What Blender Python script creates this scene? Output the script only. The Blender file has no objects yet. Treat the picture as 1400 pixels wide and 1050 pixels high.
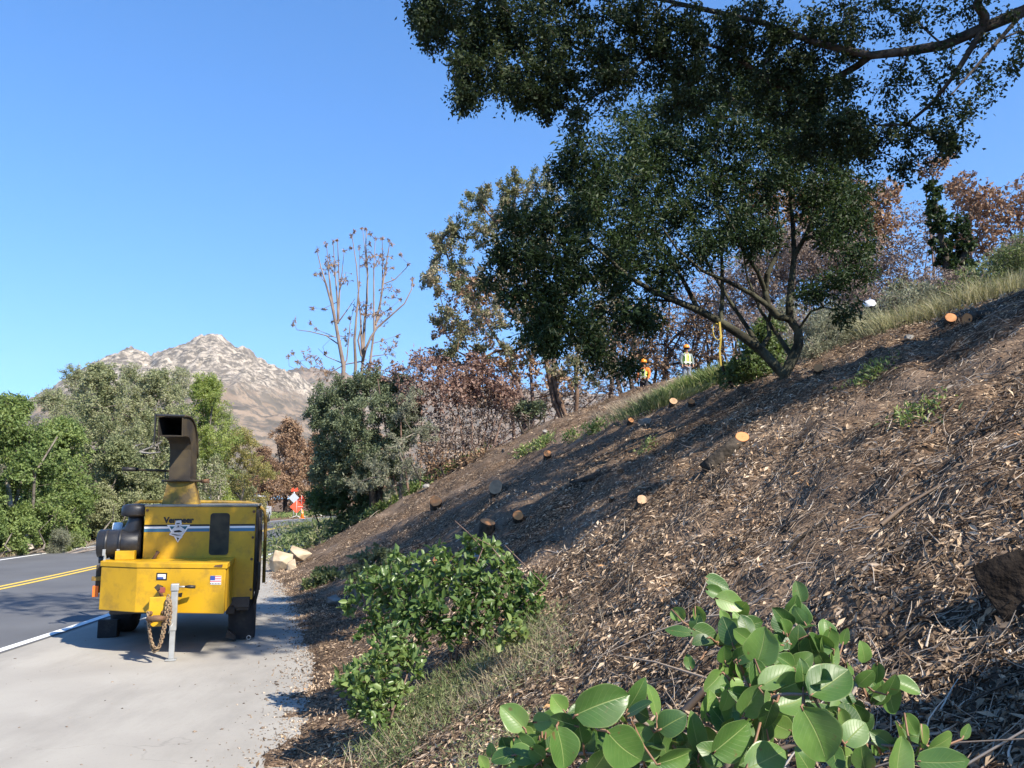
import bpy, bmesh, math, random
import numpy as np
from mathutils import Vector, Matrix

# ------------------------------------------------------------------ camera maths
F = 1150.0
PITCH = math.atan((682 - 525) / F)
CAM = np.array([0, 0, 1.65])
FW = np.array([0, math.cos(PITCH), math.sin(PITCH)])
UP = np.array([0, -math.sin(PITCH), math.cos(PITCH)])


def ray(px, py):
    return np.array([(px - 700) / F, 0, 0]) + FW + UP * (525 - py) / F


def P(px, py, Y):
    d = ray(px, py)
    return CAM + d * Y / d[1]


scene = bpy.context.scene
COL = scene.collection

# ------------------------------------------------------------------ noise and terrain


def _hash(ix, iy, s):
    n = (ix * 374761393 + iy * 668265263 + s * 974634777) & 0x7fffffff
    n = ((n ^ (n >> 13)) * 1274126177) & 0x7fffffff
    n = (n ^ (n >> 16)) & 0xffff
    return n / 65535.0


def vnoise(x, y, s=0):
    x = np.asarray(x, float); y = np.asarray(y, float)
    ix = np.floor(x).astype(np.int64); iy = np.floor(y).astype(np.int64)
    fx = x - ix; fy = y - iy
    fx = fx * fx * (3 - 2 * fx); fy = fy * fy * (3 - 2 * fy)
    a = _hash(ix, iy, s); b = _hash(ix + 1, iy, s); c = _hash(ix, iy + 1, s); d = _hash(ix + 1, iy + 1, s)
    return (a * (1 - fx) + b * fx) * (1 - fy) + (c * (1 - fx) + d * fx) * fy - 0.5


def fbm(x, y, o=4, s=0):
    r = 0; a = 1.0; f = 1.0
    for i in range(o):
        r = r + a * vnoise(np.asarray(x) * f + 17.3 * i, np.asarray(y) * f - 9.1 * i, s + i)
        a *= 0.5; f *= 2.03
    return r


RY = [-40, 0, 9.5, 12, 18, 23, 30, 40, 50, 63, 80, 100, 120, 150, 200]
RX = [-5.0, -5.2, -5.6, -5.72, -6.3, -6.95, -7.7, -9.0, -10.2, -11, -10, -6, 1, 16, 50]
TY = [-40, -5, 0, 5.48, 7.18, 9.09, 10.5, 12.5, 15.3, 19, 23.5, 30, 40]
TX = [0.2, -.4, -.75, -1.31, -1.65, -2.01, -2.39, -2.95, -3.9, -5.2, -6.5, -7.2, -8.5]


def _smooth_interp(y, Y, X):
    ys = np.linspace(-40, 200, 961)
    v = np.interp(ys, Y, X)
    k = np.ones(13) / 13
    v2 = np.convolve(np.pad(v, 6, mode='edge'), k, 'valid')
    return np.interp(y, ys, v2)


def road_r(y):
    return _smooth_interp(y, RY, RX)


def toe(y):
    y = np.asarray(y, float)
    Y = TY + [50, 63, 80, 100, 120, 150, 200]
    X = TX + [-9.8, -10.6, -9.6, -5.6, 1.4, 16.4, 50.4]
    return _smooth_interp(y, Y, X)


PU = [-1, 0, .4, 1.2, 3.2, 5.6, 7.6, 10, 14, 18, 25, 40, 80, 400]
PZ = [0, .02, .12, .50, 1.72, 3.05, 3.80, 4.45, 5.45, 6.4, 7.9, 10.5, 15, 40]


def H(x, y):
    x = np.asarray(x, float); y = np.asarray(y, float)
    x, y = np.broadcast_arrays(x, y)
    u = x - toe(y)
    us = np.linspace(-2, 400, 8041)
    z = np.interp(u, us, np.interp(us, PU, PZ))
    w = np.clip(u / 2.0, 0, 1)
    z = z + w * (0.16 * fbm(x * .45, y * .45, 3, 3) + 0.17 * fbm(x * 1.7, y * 1.7, 3, 11) + 0.075 * fbm(x * 6, y * 6, 2, 21))
    z = z - 1.12 * np.exp(-(((x - 6.62) ** 2 + (y - 15.6) ** 2) / .95) ** 2)
    # slope eases off up the road
    far = np.clip((y - 34) / 30, 0, 1)
    k = np.clip((y - 13) / 14, 0, 1); z = z + k * k * (3 - 2 * k) * .55 * np.clip((u - 5.5) / 5, 0, 1) - .25 * np.clip((y - 13) / 6, 0, 1) * np.clip(u / 3, 0, 1)
    z = np.where(u > 0, z * (1 - .35 * far), z)
    e = np.clip((u + .45) / .45, 0, 1)
    z = np.where(u <= 0, -0.03 + e * (0.035 + 0.05 * fbm(x * 5, y * 5, 4, 5)), np.maximum(z, 0.0) + 0.01 + .03 * np.clip(1 - u, 0, 1) * fbm(x * 3, y * 3, 3, 5))
    lft = (road_r(y) - 6.9) - .5 - x
    z = np.where(lft > 0, -0.03 + np.clip(lft, 0, 3) * .03 + np.clip(lft / 3, 0, 1) * .15 * fbm(x * .5, y * .5, 3, 8) + np.clip(lft - 2, 0, 1) * .03 + .05 * fbm(x * 2, y * 2, 2, 9) * np.clip(lft, 0, 1), z)
    return z


def h1(x, y):
    return float(H(np.array([x]), np.array([y]))[0])


_TS = np.concatenate([np.linspace(.6, 12, 500), np.linspace(12, 45, 500)[1:]])


def G(px, py):
    """the point of the terrain seen at a pixel (nearest hit)"""
    d = ray(px, py); d = d / d[1]
    q = CAM[None] + _TS[:, None] * d[None]
    below = q[:, 2] < H(q[:, 0], q[:, 1])
    i = int(np.argmax(below)) if below.any() else len(_TS) - 1
    return q[i]


def C(px, py, Y, r, sq=1.0, dep=1.0):
    c = P(px, py, Y); R = r / F * Y
    return (c[0], c[1], c[2], R, R * dep, R * sq)


# ------------------------------------------------------------------ materials
MATS = {}


def mat(name, col, rough=.6, metal=0.0, spec=.4, var=0.0, scale=8.0, bump=0.0, bscale=60.0, col2=None, detail=6.0, contrast=(.35, .65), coat=0.0, dirt=None):
    if name in MATS: return MATS[name]
    m = bpy.data.materials.new(name); m.use_nodes = True
    nt = m.node_tree; N = nt.nodes; L = nt.links
    b = N['Principled BSDF']
    b.inputs['Roughness'].default_value = rough; b.inputs['Metallic'].default_value = metal
    b.inputs['Specular IOR Level'].default_value = spec
    b.inputs['Coat Weight'].default_value = coat
    c = (*col, 1)
    b.inputs['Base Color'].default_value = c
    tc = N.new('ShaderNodeTexCoord')
    last = None
    if col2 is not None or var > 0:
        n = N.new('ShaderNodeTexNoise'); n.inputs['Scale'].default_value = scale; n.inputs['Detail'].default_value = detail
        L.new(tc.outputs['Object'], n.inputs['Vector'])
        r = N.new('ShaderNodeValToRGB'); r.color_ramp.elements[0].position = contrast[0]; r.color_ramp.elements[1].position = contrast[1]
        if col2 is None:
            r.color_ramp.elements[0].color = (*[v * (1 - var) for v in col], 1); r.color_ramp.elements[1].color = (*[min(1, v * (1 + var)) for v in col], 1)
        else:
            r.color_ramp.elements[0].color = (*col2, 1); r.color_ramp.elements[1].color = c
        L.new(n.outputs['Fac'], r.inputs['Fac']); last = r.outputs['Color']
    if dirt is not None:
        dc, ds, lo, hi, amt = dirt
        n2 = N.new('ShaderNodeTexNoise'); n2.inputs['Scale'].default_value = ds; n2.inputs['Detail'].default_value = 8; n2.inputs['Roughness'].default_value = .7
        L.new(tc.outputs['Object'], n2.inputs['Vector'])
        mr = N.new('ShaderNodeMapRange'); mr.inputs[1].default_value = lo; mr.inputs[2].default_value = hi; mr.inputs[4].default_value = amt
        L.new(n2.outputs['Fac'], mr.inputs[0])
        mx = N.new('ShaderNodeMix'); mx.data_type = 'RGBA'
        L.new(mr.outputs[0], mx.inputs[0])
        if last is not None: L.new(last, mx.inputs[6])
        else: mx.inputs[6].default_value = c
        mx.inputs[7].default_value = (*dc, 1)
        last = mx.outputs[2]
    if last is not None: L.new(last, b.inputs['Base Color'])
    if bump > 0:
        n = N.new('ShaderNodeTexNoise'); n.inputs['Scale'].default_value = bscale; n.inputs['Detail'].default_value = 5
        L.new(tc.outputs['Object'], n.inputs['Vector'])
        bp = N.new('ShaderNodeBump'); bp.inputs['Strength'].default_value = bump; bp.inputs['Distance'].default_value = .02
        L.new(n.outputs['Fac'], bp.inputs['Height']); L.new(bp.outputs['Normal'], b.inputs['Normal'])
    MATS[name] = m
    return m


def tintmat(name, stops, rough=.5, transl=.25, spec=.4, tcol=None):
    """foliage / chips: each leaf carries its own random 'tint' that picks a colour"""
    if name in MATS: return MATS[name]
    m = bpy.data.materials.new(name); m.use_nodes = True
    nt = m.node_tree; N = nt.nodes; L = nt.links
    b = N['Principled BSDF']; b.inputs['Roughness'].default_value = rough; b.inputs['Specular IOR Level'].default_value = spec
    a = N.new('ShaderNodeAttribute'); a.attribute_name = 'tint'
    r = N.new('ShaderNodeValToRGB'); cr = r.color_ramp
    while len(cr.elements) < len(stops): cr.elements.new(.5)
    for e, (p, c) in zip(cr.elements, stops): e.position = p; e.color = (*c, 1)
    L.new(a.outputs['Fac'], r.inputs['Fac']); L.new(r.outputs['Color'], b.inputs['Base Color'])
    if transl > 0:
        t = N.new('ShaderNodeBsdfTranslucent')
        hs = N.new('ShaderNodeHueSaturation'); hs.inputs['Value'].default_value = 1.5; hs.inputs['Saturation'].default_value = 1.15; hs.inputs['Hue'].default_value = .485
        L.new(r.outputs['Color'], hs.inputs['Color']); L.new(hs.outputs['Color'], t.inputs['Color'])
        mx = N.new('ShaderNodeMixShader'); mx.inputs[0].default_value = transl
        L.new(b.outputs[0], mx.inputs[1]); L.new(t.outputs[0], mx.inputs[2])
        L.new(mx.outputs[0], N['Material Output'].inputs['Surface'])
    MATS[name] = m
    return m


# ------------------------------------------------------------------ mesh helpers


def mesh_np(name, V, polys, mats, parent=None, tint=None, smooth=False, loc=None, midx=None):
    """polys: list of (n,k) index arrays; tint / midx: list of per-face arrays matching"""
    V = np.asarray(V, np.float32)
    me = bpy.data.meshes.new(name)
    me.vertices.add(len(V)); me.vertices.foreach_set('co', V.ravel())
    polys = [np.asarray(p, np.int32) for p in polys if len(p)]
    nl = sum(p.size for p in polys); nf = sum(len(p) for p in polys)
    me.loops.add(nl); me.polygons.add(nf)
    me.loops.foreach_set('vertex_index', np.concatenate([p.ravel() for p in polys]))
    tot = np.concatenate([np.full(len(p), p.shape[1], np.int32) for p in polys])
    st = np.concatenate([[0], np.cumsum(tot)[:-1]]).astype(np.int32)
    me.polygons.foreach_set('loop_start', st)
    try: me.polygons.foreach_set('loop_total', tot)
    except Exception: pass
    if smooth: me.polygons.foreach_set('use_smooth', np.ones(nf, bool))
    if midx is not None: me.polygons.foreach_set('material_index', np.concatenate(midx).astype(np.int32))
    if tint is not None:
        at = me.attributes.new('tint', 'FLOAT', 'FACE')
        at.data.foreach_set('value', np.concatenate(tint).astype(np.float32))
    for m in (mats if isinstance(mats, (list, tuple)) else [mats]): me.materials.append(m)
    me.update(calc_edges=True)
    o = bpy.data.objects.new(name, me); COL.objects.link(o)
    if parent is not None: o.parent = parent
    if loc is not None: o.location = loc
    return o


def tag(o, label=None, cat=None, group=None, kind=None):
    if label: o['label'] = label
    if cat: o['category'] = cat
    if group: o['group'] = group
    if kind: o['kind'] = kind
    return o


def thing(name, label, cat, loc=(0, 0, 0), rotz=0, group=None):
    o = bpy.data.objects.new(name, None); COL.objects.link(o)
    o.empty_display_size = .2
    o.location = tuple(float(v) for v in loc); o.rotation_euler = (0, 0, rotz)
    return tag(o, label, cat, group)


class B:
    """collects simple shapes in one bmesh"""
    def __init__(s): s.bm = bmesh.new(); s.mi = 0

    def _m(s, faces):
        for f in faces: f.material_index = s.mi

    def box(s, x0, x1, y0, y1, z0, z1, bev=0.0):
        r = bmesh.ops.create_cube(s.bm, size=1)
        for v in r['verts']:
            v.co = Vector(((x0 + x1) / 2 + v.co.x * (x1 - x0), (y0 + y1) / 2 + v.co.y * (y1 - y0), (z0 + z1) / 2 + v.co.z * (z1 - z0)))
        fs = list({f for v in r['verts'] for f in v.link_faces}); s._m(fs)
        if bev > 0:
            es = list({e for v in r['verts'] for e in v.link_edges})
            q = bmesh.ops.bevel(s.bm, geom=es, offset=bev, segments=2, affect='EDGES', profile=.5); s._m(q['faces'])
        return s

    def prism(s, pts, a0, a1, axis='y', bev=0.0):
        """pts 2-D outline; axis y: (x,z) outline extruded in y; axis z: (x,y) outline; axis x: (y,z)"""
        def mk(p, a):
            return {'y': (p[0], a, p[1]), 'z': (p[0], p[1], a), 'x': (a, p[0], p[1])}[axis]
        v0 = [s.bm.verts.new(mk(p, a0)) for p in pts]; v1 = [s.bm.verts.new(mk(p, a1)) for p in pts]
        fs = [s.bm.faces.new(v0), s.bm.faces.new(list(reversed(v1)))]
        n = len(pts)
        for i in range(n):
            fs.append(s.bm.faces.new((v0[i], v1[i], v1[(i + 1) % n], v0[(i + 1) % n])))
        s._m(fs)
        if bev > 0:
            es = list({e for f in fs for e in f.edges})
            q = bmesh.ops.bevel(s.bm, geom=es, offset=bev, segments=2, affect='EDGES', profile=.5); s._m(q['faces'])
        return s

    def tube(s, pts, r, k=10, caps=True, closed=False):
        pts = [Vector(p) for p in pts]; n = len(pts)
        rr = r if isinstance(r, (list, tuple)) else [r] * n
        rings = []
        ref = None
        for i, p in enumerate(pts):
            if closed: d = (pts[(i + 1) % n] - pts[i - 1])
            else: d = (pts[min(i + 1, n - 1)] - pts[max(i - 1, 0)])
            d.normalize()
            if ref is None:
                ref = Vector((0, 0, 1)) if abs(d.z) < .9 else Vector((1, 0, 0))
                a = d.cross(ref).normalized()
            else:
                a = (a - d * a.dot(d)).normalized()
            b = d.cross(a)
            rings.append([s.bm.verts.new(p + (a * math.cos(t) + b * math.sin(t)) * rr[i]) for t in [2 * math.pi * j / k for j in range(k)]])
        fs = []
        for i in range(n if closed else n - 1):
            A, Bq = rings[i], rings[(i + 1) % n]
            for j in range(k):
                f = s.bm.faces.new((A[j], A[(j + 1) % k], Bq[(j + 1) % k], Bq[j])); f.smooth = True; fs.append(f)
        if caps and not closed:
            fs.append(s.bm.faces.new(list(reversed(rings[0])))); fs.append(s.bm.faces.new(rings[-1]))
        s._m(fs)
        return s

    def cyl(s, p0, p1, r0, r1=None, k=20): return s.tube([p0, p1], [r0, r0 if r1 is None else r1], k)

    def lathe(s, c, prof, k=24, axis='z'):
        """prof: list of (r, h) closed to the axis at ends if r==0"""
        c = Vector(c); rings = []
        for r, h in prof:
            ring = []
            for j in range(k):
                t = 2 * math.pi * j / k
                u, v = r * math.cos(t), r * math.sin(t)
                q = {'z': (u, v, h), 'x': (h, u, v), 'y': (u, h, -v)}[axis]
                ring.append(s.bm.verts.new(c + Vector(q)))
            rings.append(ring)
        fs = []
        for A, Bq in zip(rings[:-1], rings[1:]):
            for j in range(k):
                f = s.bm.faces.new((A[j], A[(j + 1) % k], Bq[(j + 1) % k], Bq[j])); f.smooth = True; fs.append(f)
        fs.append(s.bm.faces.new(list(reversed(rings[0])))); fs.append(s.bm.faces.new(rings[-1]))
        s._m(fs)
        return s

    def quad(s, *p):
        f = s.bm.faces.new([s.bm.verts.new(q) for q in p]); s._m([f]); return s

    def obj(s, name, mats, parent=None, loc=None, rot=None, label=None):
        bmesh.ops.recalc_face_normals(s.bm, faces=s.bm.faces)
        me = bpy.data.meshes.new(name); s.bm.to_mesh(me); s.bm.free()
        for m in (mats if isinstance(mats, (list, tuple)) else [mats]): me.materials.append(m)
        o = bpy.data.objects.new(name, me); COL.objects.link(o)
        if parent is not None: o.parent = parent
        if loc is not None: o.location = tuple(float(v) for v in loc)
        if rot is not None: o.rotation_euler = rot
        if label: o['label'] = label
        return o


def nrm(v):
    return v / np.maximum(np.linalg.norm(v, axis=-1, keepdims=True), 1e-9)


def frames(d):
    ref = np.array([[.151, .955, -.255]])
    a = nrm(np.cross(d, ref)); return a, np.cross(d, a)


def tubes_np(p0, p1, r0, r1, d0, d1, k):
    n = len(p0); t = np.arange(k) * 2 * np.pi / k
    ct, stt = np.cos(t)[None, :, None], np.sin(t)[None, :, None]
    a0, b0 = frames(d0); a1, b1 = frames(d1)
    A = p0[:, None] + (a0[:, None] * ct + b0[:, None] * stt) * r0[:, None, None]
    Bq = p1[:, None] + (a1[:, None] * ct + b1[:, None] * stt) * r1[:, None, None]
    V = np.concatenate([A, Bq], 1).reshape(-1, 3)
    j = np.arange(k); jn = (j + 1) % k
    f = np.stack([j, jn, jn + k, j + k], 1)
    return V, (np.arange(n)[:, None, None] * 2 * k + f[None]).reshape(-1, 4)


def leaves_np(pos, d, n, L, W, tint, fold=.25, kind='kite'):
    """folded kites: base, left, tip, right (two triangles each) ; 'oval' has six outline points"""
    N = len(pos)
    side = nrm(np.cross(d, n)); n = np.cross(side, d)
    L = L[:, None]; W = W[:, None]
    if kind == 'kite':
        base = pos; tip = pos + d * L
        m = pos + d * L * .45
        l = m + side * W * .5 + n * W * fold; r = m - side * W * .5 + n * W * fold
        V = np.stack([base, l, tip, r], 1).reshape(-1, 3)
        f = np.array([[0, 2, 1], [0, 3, 2]])
        Fc = (np.arange(N)[:, None, None] * 4 + f[None]).reshape(-1, 3)
        return V, Fc, np.repeat(tint, 2)
    base = pos; tip = pos + d * L - n * L * .08
    q = [base]
    for s in (1, -1):
        q.append(pos + d * L * .28 + side * s * W * .43 + n * W * fold); q.append(pos + d * L * .68 + side * s * W * .45 + n * W * fold)
    q.append(tip)
    V = np.stack(q, 1).reshape(-1, 3)
    f = np.array([[0, 5, 2, 1], [0, 3, 4, 5]])
    Fc = (np.arange(N)[:, None, None] * 6 + f[None]).reshape(-1, 4)
    return V, Fc, np.repeat(tint, 2)


def rnd_dirs(rng, n):
    return nrm(rng.normal(size=(n, 3)))


def grow(rng, trunks, clumps, tip_r=.006, jit=.12, limb_seg=5, pipe=2.4, twig_len=None):
    """skeleton: explicit trunk lines, then a limb into each clump, then twigs filling the clump"""
    pos = []; par = []; rad = []; twig = []

    def add(p, q, r=0, t=False):
        pos.append(np.asarray(p, float)); par.append(q); rad.append(r); twig.append(t); return len(pos) - 1
    for tr in trunks:
        pts, r0, r1 = tr[0], tr[1], tr[2]
        att = -1
        if len(tr) > 3 and tr[3]:
            dd = np.linalg.norm(np.array(pos) - np.asarray(pts[0])[None], axis=1); att = int(np.argmin(dd)); pts = pts[1:] if dd[att] < .05 else pts
        q = att; m = len(pts)
        for i, p in enumerate(pts):
            q = add(p, q, r0 + (r1 - r0) * i / max(1, m - 1))
    ntr = len(pos); root = np.asarray(pos[0])
    limb_ids = list(range(ntr))
    order = sorted(range(len(clumps)), key=lambda i: np.linalg.norm(np.array(clumps[i][:3]) - root))
    for ci in order:
        c = clumps[ci]; ctr = np.array(c[:3]); R = np.array(c[3:6]); ntw = int(c[6])
        LP = np.array([pos[i] for i in limb_ids])
        v = ctr[None] - LP; dist = np.linalg.norm(v, axis=1)
        cost = dist + np.where(LP[:, 2] > ctr[2] + .1, .6 * (LP[:, 2] - ctr[2]), 0) + .02 * np.linalg.norm(LP - root, axis=1)
        st = limb_ids[int(np.argmin(cost))]
        p0 = pos[st]; q = st; Ld = np.linalg.norm(ctr - p0)
        local = [st]
        if Ld > .15:
            n = max(2, min(limb_seg + 3, int(Ld / .35) + 1))
            bend = rng.normal(size=3) * Ld * .10 + np.array([0, 0, Ld * .06])
            for i in range(1, n + 1):
                t = i / n
                p = p0 * (1 - t) + ctr * t + bend * math.sin(math.pi * t) + rng.normal(size=3) * Ld * .02 * (t < 1)
                q = add(p, q); local.append(q); limb_ids.append(q)
        s = rnd_dirs(rng, ntw) * (rng.random((ntw, 1)) ** .42) * R[None] + ctr[None]
        s = s[np.argsort(np.linalg.norm((s - ctr) / R, axis=1))]
        lp = [pos[i] for i in local]
        for p in s:
            A = np.array(lp); dd = np.linalg.norm(A - p, axis=1); i = int(np.argmin(dd)); D = dd[i]
            q = local[i]; p0 = lp[i]
            m = 3 if D > .8 else 2
            for k in range(1, m + 1):
                t = k / m
                pp = p0 * (1 - t) + p * t + rng.normal(size=3) * D * jit * (k < m)
                q = add(pp, q, 0, True); local.append(q); lp.append(pp)
    n = len(pos); pos = np.array(pos); par = np.array(par); R0 = np.array(rad); twig = np.array(twig)
    acc = np.zeros(n); first = np.full(n, -1)
    r = np.zeros(n)
    for i in range(n - 1, -1, -1):
        r[i] = max(tip_r, acc[i] ** (1 / pipe)) if acc[i] > 0 else tip_r
        if R0[i] > 0: r[i] = R0[i]
        p = par[i]
        if p >= 0: acc[p] += r[i] ** pipe
    for i in range(n):
        p = par[i]
        if p >= 0 and R0[i] == 0: r[i] = min(r[i], r[p] * .92)
    best = np.zeros(n)
    for i in range(n):
        p = par[i]
        if p >= 0 and r[i] > best[p]: best[p] = r[i]; first[p] = i
    return pos, par, r, twig, first


def skin_np(pos, par, r, first, ksplit=.022):
    n = len(pos)
    e = np.where(par >= 0)[0]; p = par[e]
    ed = nrm(pos[e] - pos[p])
    nd = np.zeros((n, 3)); nd[e] = ed
    has = first >= 0
    nd2 = nd.copy(); nd2[has] = nrm(nd[has] + nrm(pos[first[has]] - pos[has]))
    main = first[p] == e
    d0 = np.where(main[:, None], nd2[p], ed); d1 = nd2[e]
    r0 = np.where(main, r[p], np.minimum(r[p], r[e] * 1.25))
    out = []
    V = []; Fq = []; off = 0
    thick = np.maximum(r0, r[e]) > ksplit
    for msk, k in ((thick, 8), (~thick, 3)):
        if msk.any():
            v, f = tubes_np(pos[p][msk], pos[e][msk], r0[msk], r[e][msk], d0[msk], d1[msk], k)
            V.append(v); Fq.append(f + off); off += len(v)
    return np.concatenate(V), np.concatenate(Fq)


def tree(name, label, cat, base, trunks, clumps, bark, leafmat=None, leaf=(.08, .04), nleaf=3000, seed=1, group=None, tip_r=.006,
         droop=0.0, spread=1.0, leafkind='kite', tufts=0, jit=.12, up=.3, lv=.35, crown_name='crown', pipe=2.4, tint_bias=0.0, size_clump=True):
    rng = np.random.default_rng(seed)
    base = np.asarray(base, float)
    root = thing(name, label, cat, base, 0, group)
    pos, par, r, twig, first = grow(rng, trunks, clumps, tip_r, jit, pipe=pipe)
    V, Fq = skin_np(pos, par, r, first)
    mesh_np('trunk' if cat == 'tree' else 'branches', V - base, [Fq], bark, root, smooth=True)
    if leafmat is not None and nleaf > 0:
        te = np.where(twig)[0]
        isparent = np.zeros(len(pos), bool); isparent[par[par >= 0]] = True
        w = np.where(isparent[te], .55, 1.0)
        pick = rng.choice(te, nleaf, p=w / w.sum())
        t = rng.random(nleaf) ** .75 * 1.08
        a = pos[par[pick]]; b = pos[pick]
        lp = a + (b - a) * t[:, None] + rng.normal(size=(nleaf, 3)) * leaf[0] * .35 * spread
        ed = nrm(b - a)
        d = nrm(ed * .8 + rnd_dirs(rng, nleaf) * 1.0 + np.array([0, 0, -droop]))
        nn = nrm(rnd_dirs(rng, nleaf) + np.array([0, 0, up]))
        L = leaf[0] * (1 + lv * rng.normal(size=nleaf)).clip(.45, 1.8); W = leaf[1] * (1 + .25 * rng.normal(size=nleaf)).clip(.5, 1.6)
        # neighbouring leaves share part of their tint, so clumps differ
        tn = .5 + fbm(lp[:, 0] * 1.3, lp[:, 2] * 1.3 + lp[:, 1], 3, seed) * .8
        tint = (.5 * tn + .5 * rng.random(nleaf) + tint_bias).clip(0.01, .99)
        v, f, tt = leaves_np(lp, d, nn, L, W, tint, kind=leafkind)
        mesh_np(crown_name, v - base, [f], leafmat, root, tint=[tt])
    return root

# ------------------------------------------------------------------ materials used
def ground_mat():
    m = bpy.data.materials.new('ground soil'); m.use_nodes = True
    nt = m.node_tree; N = nt.nodes; L = nt.links; b = N['Principled BSDF']; b.inputs['Roughness'].default_value = .95; b.inputs['Specular IOR Level'].default_value = .08
    tc = N.new('ShaderNodeTexCoord')
    def noise(sc, d):
        n = N.new('ShaderNodeTexNoise'); n.inputs['Scale'].default_value = sc; n.inputs['Detail'].default_value = d; n.inputs['Roughness'].default_value = .65; L.new(tc.outputs['Object'], n.inputs['Vector']); return n.outputs['Fac']
    def ramp(f, st):
        r = N.new('ShaderNodeValToRGB'); cr = r.color_ramp
        while len(cr.elements) < len(st): cr.elements.new(.5)
        for e, (p, c) in zip(cr.elements, st): e.position = p; e.color = (*c, 1)
        L.new(f, r.inputs['Fac']); return r.outputs['Color']
    def mix(f, a, c):
        x = N.new('ShaderNodeMix'); x.data_type = 'RGBA'; L.new(f, x.inputs[0]); L.new(a, x.inputs[6]); L.new(c, x.inputs[7]); return x.outputs[2]
    # crumbs: stretched cells each with its own colour
    mp = N.new('ShaderNodeMapping'); mp.inputs['Scale'].default_value = (38, 60, 60); mp.inputs['Rotation'].default_value = (0, 0, .5); L.new(tc.outputs['Object'], mp.inputs['Vector'])
    wv = N.new('ShaderNodeTexNoise'); wv.inputs['Scale'].default_value = 5; L.new(tc.outputs['Object'], wv.inputs['Vector'])
    va = N.new('ShaderNodeVectorMath'); va.operation = 'MULTIPLY_ADD'; va.inputs[1].default_value = (9, 9, 9); L.new(wv.outputs['Color'], va.inputs[0]); L.new(mp.outputs[0], va.inputs[2])
    vo = N.new('ShaderNodeTexVoronoi'); vo.inputs['Scale'].default_value = 1; L.new(va.outputs[0], vo.inputs['Vector'])
    sp = N.new('ShaderNodeSeparateColor'); L.new(vo.outputs['Color'], sp.inputs[0])
    crumbs = ramp(sp.outputs[0], [(0, (.03, .02, .013)), (.45, (.085, .055, .036)), (.75, (.18, .118, .073)), (.93, (.31, .21, .13)), (1, (.44, .33, .22))])
    soil = ramp(noise(1.6, 10), [(.3, (.11, .076, .054)), (.7, (.24, .175, .125))])
    mr = N.new('ShaderNodeMapRange'); mr.inputs[1].default_value = .46; mr.inputs[2].default_value = .60; L.new(noise(.55, 8), mr.inputs[0])
    L.new(mix(mr.outputs[0], crumbs, soil), b.inputs['Base Color'])
    bp = N.new('ShaderNodeBump'); bp.inputs['Strength'].default_value = .8; bp.inputs['Distance'].default_value = .02
    ad = N.new('ShaderNodeMath'); ad.operation = 'MULTIPLY_ADD'; ad.inputs[1].default_value = -.6; L.new(vo.outputs['Distance'], ad.inputs[0]); L.new(noise(26, 6), ad.inputs[2])
    L.new(ad.outputs[0], bp.inputs['Height']); L.new(bp.outputs['Normal'], b.inputs['Normal'])
    return m


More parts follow.
